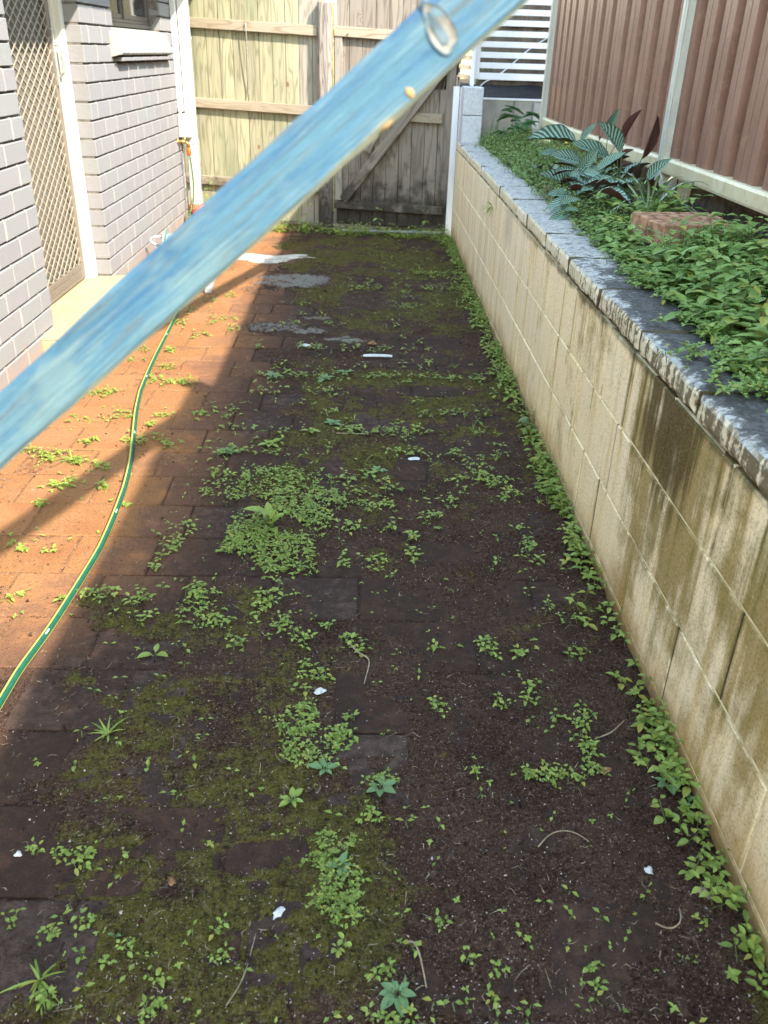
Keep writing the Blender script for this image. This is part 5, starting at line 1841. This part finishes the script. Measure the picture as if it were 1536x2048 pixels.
# moss, grit and straw on the soil
mb = MB()
N = 52000
xs = nrg.uniform(-1.0, .62, N)
ys = .68 + 4.2 * nrg.rand(N) ** 1.9
zz, mo, dr_, ce_, cv_ = fields(xs, ys)
keep = (nrg.rand(N) < np.clip((mo - .30) * 2.2, 0, 1)) & (zz > 0)
xs, ys, zz = xs[keep], ys[keep], zz[keep]
verts, faces, tt = [], [], []
for x, y, z in zip(xs, ys, zz):
    a = rng.uniform(0, 6.283)
    h = rng.uniform(.0018, .0042)
    w = rng.uniform(.0008, .0018)
    c, s = math.cos(a), math.sin(a)
    b0 = len(verts)
    lx, ly = rng.gauss(0, h * .5), rng.gauss(0, h * .5)
    verts += [(x - c * w, y - s * w, z - .001), (x + c * w, y + s * w, z - .001), (x + lx, y + ly, z + h)]
    faces.append((b0, b0 + 1, b0 + 2))
    t = rng.random()
    tt += [(t, rng.random() * .7, 0, 1)] * 3
mb.v, mb.f, mb.mi, mb.tint = verts, faces, [0] * len(faces), tt
tag(mb.build('moss', M['moss']), 'olive green moss over the shaded soil and paving', 'moss', kind='stuff')

def bits(name, mat, N, size, flat, lab, cat, xr=(-1.38, .63)):
    m = MB()
    xs = nrg.uniform(xr[0], xr[1], N)
    ys = .66 + 6.0 * nrg.rand(N) ** 1.9
    z = fields(xs, ys)
    for x, y, zz, cvv in zip(xs, ys, z[0], z[4]):
        if cvv < .2 and rng.random() < .8:
            continue
        zz = max(zz, -.001)
        s = size * rng.uniform(.5, 1.5) * (1.8 if rng.random() < .06 else 1)
        P = [Vector((rng.gauss(0, 1), rng.gauss(0, 1), rng.gauss(0, 1))).normalized() * s for _ in range(4)]
        m.add([Vector((x, y, zz + s * .4)) + Vector((p.x, p.y, p.z * flat)) for p in P], [(0, 1, 2), (0, 2, 3), (0, 3, 1), (1, 3, 2)])
    tag(m.build(name, mat), lab, cat, kind='stuff')
bits('grit', M['grit'], 22000, .0016, .8, 'pale grit scattered through the dark soil', 'grit')
bits('soil_clods', M['soil'], 2600, .0062, .7, 'small dark clods of soil lying on the paving', 'soil')
bits('soil_crumbs', M['soil'], 16000, .0030, .8, 'dark crumbs of soil on the paving', 'soil')
m = MB()
for k in range(1700):
    x, y = rng.uniform(-1.3, .63), .68 + 4.5 * rng.random() ** 1.7
    if x < -.75 and rng.random() < .5:
        continue
    a = rng.uniform(0, 6.283)
    L = rng.uniform(.006, .022) * (2.2 if rng.random() < .12 else 1)
    z = gz(x, y) + .001
    w = rng.uniform(.0004, .0009)
    bnd = rng.gauss(0, .25) * L
    p0 = Vector((x, y, z)); d = Vector((math.cos(a), math.sin(a), 0)); s = Vector((-d.y, d.x, 0))
    p1 = p0 + d * L * .5 + s * bnd + UZ * rng.uniform(0, .003)
    p2 = p0 + d * L + UZ * rng.uniform(0, .003)
    m.add([p0 - s * w, p0 + s * w, p1 - s * w + UZ * w, p1 + s * w + UZ * w, p2], [(0, 1, 3, 2), (2, 3, 4)])
tag(m.build('straw', M['straw']), 'scraps of dry straw and rootlets lying on the soil', 'straw', kind='stuff')

# ---------------------------------------------------------------- broad-leaved weeds, each its own
rl = big_leaf(M['leaf_dark'], 'leaf', 4, 7, .2)
rl.data.materials[0] = M['leaf_dark']
rl_l = big_leaf(M['leaf'], 'leaf', 4, 7, .2)
_ca = None
for q in (rl, rl_l, lf_g, lf_far):
    c_ = q.data.color_attributes.new('tint', 'FLOAT_COLOR', 'POINT')
    c_.data.foreach_set('color', np.tile([.6, .2, 0, 1], len(q.data.vertices)).astype(np.float32))
RL = [
    'blue-green weed rosette in a paver joint left of the white plastic strip',
    'straggly dark weed rosette just in front of the white plastic strip',
    'small weed rosette right beside the straggly one near the plastic strip',
    'round-leaved weed rosette beyond the big creeping mat, near the hose shadow',
    'blue-green weed rosette between the thin pale stick and the creeping mat',
    'small star-shaped weed rosette left of the triangular white scrap on the soil',
    'weed rosette touching the left end of the thin pale stick',
    'pale weed with three rounded leaves standing alone on the soil by the hose',
    'neat six-leaved weed rosette on moss in front of the clover-like patch',
    'larger weed rosette at the right edge of the clover-like patch',
    'weed with one long toothed leaf right of the clover-like patch',
    'dark weed rosette in the tiny-leaved patch near the bottom middle',
    'two-leaved weed curled over a dark hollow near the bottom left',
    'big dark weed rosette at the bottom of the picture with round leaves',
    'twin-leaved seedling alone on bare soil near the left edge',
    'tall leafy weed rising from the middle of the large creeping mat',
    'yellow oval-leaved seedling alone near the bottom middle',
    'large-leaved dock weed against the foot of the block wall',
    'large single round leaf of a weed pressed against the block wall foot',
    'small weed rosette just behind the round-leaved one on the moss']
for (x, y, r0), lab in zip(ROSETTES, RL):
    z = gz(x, y)
    t = thing('broad_leaf_weed', lab, 'weed', (x, y, z), 'broad-leaved weeds in the paving')
    tall = 'tall' in lab
    few = 3 if ('three' in lab or 'single' in lab) else (2 if ('twin' in lab or 'two-leaved' in lab) else (9 if tall or 'big' in lab else 6))
    if 'yellow' in lab: few = 2
    az0 = rng.uniform(0, 6.28)
    if tall: r0 *= 1.2
    for k in range(few):
        az = az0 + 6.283 * k / few + rng.uniform(-.25, .25)
        d = rdir(rng.uniform(.05, .45) if not tall else rng.uniform(.2, 1.0), az)
        L = r0 * rng.uniform(.55, 1.05)
        V = UZ.cross(d).normalized()
        Nn = d.cross(V)
        base = Vector((x, y, z + .004 + (.008 * k if tall else 0)))
        o = place(rl_l if ('pale' in lab or 'tall' in lab or 'yellow' in lab or 'neat' in lab or 'twin' in lab) else rl, 'leaf', base + d * L * .18, t)
        Mx = Matrix((d * L * .9, V * L * 1.15, Nn * L)).transposed().to_4x4()
        Mx.translation = base + d * L * .18 - Vector(OFF[t.name])
        o.matrix_local = Mx
    m = MB()
    for k in range(few):
        az = az0 + 6.283 * k / few
        m.tube([(x, y, z - .004), (x + r0 * .3 * math.cos(az), y + r0 * .3 * math.sin(az), z + .008)], [.0016, .0012], 5)
    m.build('stalks', M['stem'], t)
def single_plant(name, label, pts, mat, cat='weed'):
    m = MB()
    for f in pts:
        f(m)
    return tag(m.build(name, mat), label, cat)
single_plant('spiky_weed', 'tiny spiky weed growing out of a joint high on the far block wall', [lambda m: [m.leaf((.649, 4.59, .575), rdir(rng.uniform(-.7, .9), math.pi + rng.uniform(-1.3, 1.3)), (0, 0, 1), .07, .007, .2, .3, 0, tint(), 5) for _ in range(11)]], M['leaf'])
single_plant('wall_foot_weed', 'leafy weed standing up against the block wall about half way along', [lambda m: [sprig(m, .632, 2.98 + .02 * k, .0, .05 + .03 * k, .045, .03, 3, .1, 5) for k in range(2)]], M['leaf_dark'])
single_plant('step_weed', 'thin dry weed with small leaves growing at the corner of the cream step', [lambda m: [sprig(m, -1.30, 3.72, 0, .11, .018, .008, 3, .2, 2), blades(m, -1.30, 3.74, 0, 5, .07, .002)]], M['leaf_lime'])
single_plant('brick_foot_weed', 'slim green weed at the foot of the brick corner beyond the step', [lambda m: [sprig(m, -1.40, 4.90, 0, .09 + .03 * k, .03, .016, 3, .12, 5) for k in range(3)]], M['leaf_lime'])
single_plant('pipe_foot_weed', 'bright yellow-green weed at the foot of the white downpipe', [lambda m: [sprig(m, -1.40 + .02 * k, 6.88, 0, .12 + .02 * k, .05, .025, 3, .12, 5) for k in range(3)]], M['leaf_lime'])
single_plant('fence_foot_weed', 'yellow-green weed against the sunlit fence right of the downpipe', [lambda m: [sprig(m, -1.26 + .02 * k, 7.12, 0, .22 + .05 * k, .05, .028, 3, .08, 5) for k in range(3)]], M['leaf_lime'])
for x, lab in ((-.45, 'dark leafy weed at the fence foot left of the timber post'), (.10, 'tall leafy weed in front of the mouldy timber gate, nearer its middle'), (.42, 'tall leafy weed in front of the mouldy timber gate, nearer its right end')):
    single_plant('gate_weed', lab, [lambda m, x=x: [sprig(m, x + .03 * rng.gauss(0, 1), 6.84 - .15 * x, 0, h, .055, .036, 4, .07, 5) for h in (.20,)]], M['leaf'])['group'] = 'tall weeds along the back fence'
for (x, y, L, lab) in ((-.48, .80, .055, 'sprawling grass tuft near the bottom left corner'), (-.52, 1.33, .045, 'small grass tuft on bare soil left of the moss'), (-1.0, 2.66, .06, 'pale grass tuft in a joint of the sunlit orange paving')):
    single_plant('grass_tuft', lab, [lambda m, x=x, y=y, L=L: blades(m, x, y, gz(x, y), 16, L, .0045)], M['leaf_lime'] if x < -.9 else M['leaf'], 'grass tuft')['group'] = 'grass tufts on the paving'

# ---------------------------------------------------------------- litter
def scrap(name, label, x, y, r, mat, cat, el=1.0, yaw=0.0, h=.003, group=None, n=11, z=None):
    m = MB()
    vs = []
    z = gz(x, y) if z is None else z
    for k in range(n):
        a = 6.283 * k / n
        q = r * (.65 + .6 * rng.random())
        u, v = q * math.cos(a) * el, q * math.sin(a)
        px, py = x + u * math.cos(yaw) - v * math.sin(yaw), y + u * math.sin(yaw) + v * math.cos(yaw)
        vs.append((px, py, z + h * rng.uniform(.2, 1.2)))
    vs.append((x, y, z + h * 2.2))
    vs.append((x, y, z))
    fs = [(k, (k + 1) % n, n) for k in range(n)] + [((k + 1) % n, k, n + 1) for k in range(n)]
    m.add(vs, fs)
    return tag(m.build(name, mat), label, cat, group)
G = 'scraps of white litter on the ground'
scrap('paper_scrap', 'small white scrap on dark paving near the grey cement patches', -.289, 3.99, .020, M['paper'], 'litter', 1.3, .2, .006, G)
scrap('paper_scrap', 'triangular white scrap on the mossy paving left of the block wall', .182, 2.716, .016, M['paper'], 'litter', 1.3, 0, .004, G)
scrap('paper_scrap', 'crumpled white scrap on mossy soil near the middle of the lower half', -.087, 1.471, .011, M['paper'], 'litter', 1.2, .3, .006, G)
scrap('paper_scrap', 'long white flake lying on moss near the bottom edge', -.128, .918, .0075, M['paper'], 'litter', 1.7, .9, .004, G)
scrap('paper_scrap', 'white scrap beside the wall foot weeds in the lower right', .519, 1.002, .008, M['paper'], 'litter', 1.0, .3, .006, G)
scrap('paper_scrap', 'tiny white scrap beside the left edge near the bottom', -.596, 1.031, .006, M['paper'], 'litter', 1.2, .3, .004, G)
b = MB()
vs = []
for k in range(9):
    t = k / 8
    x = .062 + (-.068 + .136 * t)
    w = .011 * (1 - .35 * (t > .85)) * (.5 if k == 0 else 1) + rng.uniform(-.001, .001)
    y = 3.817 + .008 * math.sin(t * 3)
    vs += [(x, y - w, .012), (x, y + w, .014 + .002 * math.sin(t * 9)), (x, y + w, .018), (x, y - w, .016)]
fs = []
for k in range(8):
    for j in range(4):
        a, c = k * 4 + j, k * 4 + (j + 1) % 4
        fs.append((a, c, c + 4, a + 4))
fs += [(0, 1, 2, 3), (32, 33, 34, 35)]
b.add(vs, fs)
tag(fix_normals(b.build('plastic_strip', M['paper'])), 'broken white plastic strip lying across the dark paving', 'plastic strip')
scrap('dead_leaf', 'curled brown dead leaf just behind the white plastic strip', .039, 4.03, .020, M['deadleaf'], 'leaf', 1.2, .4, .012)
scrap('dead_leaf', 'dark dead leaf on bare soil near the bottom left', -.314, .973, .010, M['deadleaf'], 'leaf', .7, .3, .008)
scrap('feather_scrap', 'pinkish grey feathery scrap by the wall foot in the lower right', .598, .951, .015, M['feather'], 'litter', .6, .3, .008)
scrap('dead_leaf', 'reddish dead leaf stuck in the stain on the block wall', .500, 1.24, .012, M['deadleaf'], 'leaf', 1.2, .4, .006)
def twig(label, pts, r):
    m = MB()
    m.tube(smooth_path(pts, 14), [r * (1 - .4 * i / 13) for i in range(14)], 6)
    tag(m.build('twig', M['twig'], None, True), label, 'twig', 'dry twigs on the soil')
zz = lambda x, y, h=.003: (x, y, gz(x, y) + h)
twig('thin pale stick lying flat on the mossy paving in mid view', [zz(-.10, 2.93), zz(-.04, 2.92), zz(.02, 2.915)], .003)
twig('bent dry twig on bare soil left of the middle', [zz(-.025, 1.63, .012), zz(.0, 1.585, .008), zz(.03, 1.60, .004), zz(.012, 1.50, .002)], .0022)
twig('hooked pale twig standing at the bottom beside the big rosette', [zz(.082, .855, .012), zz(.095, .86, .02), zz(.105, .83, .012), zz(.112, .79, .002)], .0020)
twig('long curved rootlet on soil in the lower right', [zz(.33, 1.05), zz(.36, 1.085, .006), zz(.40, 1.085, .006), zz(.425, 1.06)], .0014)
twig('stiff dry twig near the wall foot in the lower right', [zz(.50, 1.33), zz(.54, 1.345, .008), zz(.57, 1.37, .01)], .0018)
twig('dry curled twig near the bottom right by the wall foot', [zz(.50, .90), zz(.52, .885, .005), zz(.545, .90, .005), zz(.55, .93, .002)], .0018)
twig('thin reddish rootlet near the bottom left', [zz(-.19, .76), zz(-.17, .80), zz(-.165, .84), zz(-.16, .88)], .0012)
# dried cement
m = MB()
n = 44
for (cx, cy, rx, ry) in ((-.64, 5.95, .34, .055), (-.72, 5.85, .24, .035)):
    vs = []
    for rr in (1.0, .75):
        for k in range(n):
            a = 6.283 * k / n
            q = rr * (1 + .45 * (float(fbm(2 * math.cos(a) + 5 * cx, 2 * math.sin(a) + cy, 1.6, 3)) - .5) * 2)
            vs.append((cx + rx * q * math.cos(a), cy + ry * q * math.sin(a) + .05 * math.sin(3 * (cx + rx * math.cos(a)) * 4), .0115 if rr < 1 else .001))
    vs.append((cx, cy, .012))
    fs = [(k, (k + 1) % n, n + (k + 1) % n, n + k) for k in range(n)] + [(n + k, n + (k + 1) % n, 2 * n) for k in range(n)]
    m.add(vs, fs)
tag(fix_normals(m.build('cement_splash', M['cement'])), 'white splash of dried cement on the paving near the back fence', 'cement splash')

# ================================================================== blue timber rail close to the camera
P1, P2 = Vector((-0.3356, 0.572, 0.9517)), Vector((0.1066, 0.639, 1.3251))
P1 = P1 + (P1 - P2).normalized() * .55          # on down to its post, left of the picture
ctr = (P1 + P2) / 2
AX = (P2 - P1).normalized()
VW = (CAMP - ctr).normalized()
Wd = (VW - AX * VW.dot(AX)).normalized()      # face normal, towards the camera
Vd = Wd.cross(AX).normalized()                # across; points up and left
if Vd.z < 0:
    Vd = -Vd
M3 = Matrix((AX, Vd, Wd)).transposed()
Hl, hw, hd = (P2 - P1).length / 2, .0202, .009
m = MB()
NX = 150
sec = [(-hw, -hd), (-hw, hd - .003), (-hw + .0035, hd), (-hw * .45, hd), (0, hd), (hw * .5, hd), (hw - .004, hd), (hw, hd - .0035), (hw, -hd)]
ns = len(sec)
for i in range(NX + 1):
    x = -Hl + 2 * Hl * i / NX
    for j, (y, z) in enumerate(sec):
        e = .0016 * (float(vnoise(x * 38 + j * 3.1, j * 1.7 + 4)) - .5) + .0020 * (float(vnoise(x * 9, (y > 0) * 5 + 2)) - .5)
        m.v.append((x, y + e * (1 if abs(y) > hw * .6 else 0), z + e * .5))
for i in range(NX):
    for j in range(ns):
        j2 = (j + 1) % ns
        m.f.append((i * ns + j, i * ns + j2, (i + 1) * ns + j2, (i + 1) * ns + j))
        m.mi.append(0)
m.f += [tuple(range(ns)), tuple(NX * ns + j for j in range(ns))]
m.mi += [0, 0]
rail = m.build('blue_timber_rail', M['blue'])
fix_normals(rail)
Mt = M3.to_4x4()
Mt.translation = ctr
rail.matrix_world = Mt
tag(rail, 'worn blue painted timber rail slanting across the view close up', 'rail')
def on_rail(name, mat, verts, faces, smooth=False):
    q = MB()
    q.add(verts, faces)
    o = q.build(name, mat)
    o.data.polygons.foreach_set('use_smooth', [smooth] * len(o.data.polygons))
    o.parent = rail
    return o
def param(u, v):
    """world point on the rail's face nearest the line of sight given by image angles (tangents)"""
    return None
kx, ky = 0.2115 + .275, .0030                          # knot centre along and across the rail
n = 28
def oval(rx, ry, z, rot, wob=0.08):
    out = []
    for k in range(n):
        a = 6.283 * k / n
        q = 1 + wob * math.sin(3 * a + 1) + wob * .6 * math.sin(5 * a)
        u, v = rx * q * math.cos(a), ry * q * math.sin(a)
        out.append((kx + u * math.cos(rot) - v * math.sin(rot), ky + u * math.sin(rot) + v * math.cos(rot), z))
    return out
rot = R_(82)
O1, O2, O3, O4 = oval(.0178, .0108, hd - .0010, rot), oval(.0160, .0088, hd + .0012, rot), oval(.0148, .0076, hd + .0008, rot), oval(.0138, .0068, hd + .0003, rot)
def ringf(): return [(k, (k + 1) % n, n + (k + 1) % n, n + k) for k in range(n)]
on_rail('knot_rim', M['blue'], O1 + O2, ringf(), True)
on_rail('knot_ring', M['knotdark'], O2 + O3, ringf(), True)
on_rail('knot', M['knotwood'], O3 + O4 + [(kx, ky, hd + .0006)], ringf() + [(n + k, n + (k + 1) % n, 2 * n) for k in range(n)], True)
for sh, wd in ((.0004, .34), (.0036, .14)):
    O5 = [(kx + (x - kx) * wd - sh, ky + (y - ky) * .80, hd + .0011) for x, y, z in O4]
    on_rail('knot_streak', M['knotdark'], O5 + [(kx - sh, ky, hd + .0012)], [(k, (k + 1) % n, n) for k in range(n)], True)
def chip(x, y, r, sx):
    vs = [(x + r * sx * math.cos(6.283 * k / 12) * rng.uniform(.55, 1.2), y + r * math.sin(6.283 * k / 12) * rng.uniform(.6, 1.2), hd + .0003) for k in range(12)]
    vs2 = [(x + (a - x) * .55, y + (c - y) * .55, hd + .0010) for a, c, _ in vs]
    on_rail('wood_chip', M['chip'], vs + vs2, [(k, (k + 1) % 12, 12 + (k + 1) % 12, 12 + k) for k in range(12)] + [tuple(range(12, 24))], True)
chip(.1736 + .275, -.0138, .0040, .75)
chip(.150 + .275, -.0192, .0012, 5.0)

pm_ = MB()
pb = P1 + AX * .02
pm_.box(pb.x - .045, pb.x - .005, pb.y - .03, pb.y + .03, -.05, pb.z + .05, .003)
po = pm_.build('post', M['post'])
po.parent = rail
po.matrix_parent_inverse = Mt.inverted()
# unseen rails added overhead to cast the two bands of shade on the paving
def overhead(a, c, label):
    A, B = Vector(a), Vector(c)
    U = (B - A).normalized()
    V = UZ.cross(U).normalized()
    m = MB()
    m.obox((A + B) / 2, U, V, U.cross(V), ((B - A).length / 2, .035, .022), .003)
    o = m.build('shade_casting_rail', M['post'])
    return tag(o, label, 'rail', 'unseen rails added overhead to cast bands of shade')
overhead((.20, -.75, 2.2), (1.275, 2.30, 2.2), 'nearer unseen rail added overhead to cast shade across the orange paving and hose')
overhead((.49, 2.25, 2.2), (1.225, 4.92, 2.2), 'farther unseen rail added overhead to cast shade under the blue rail')
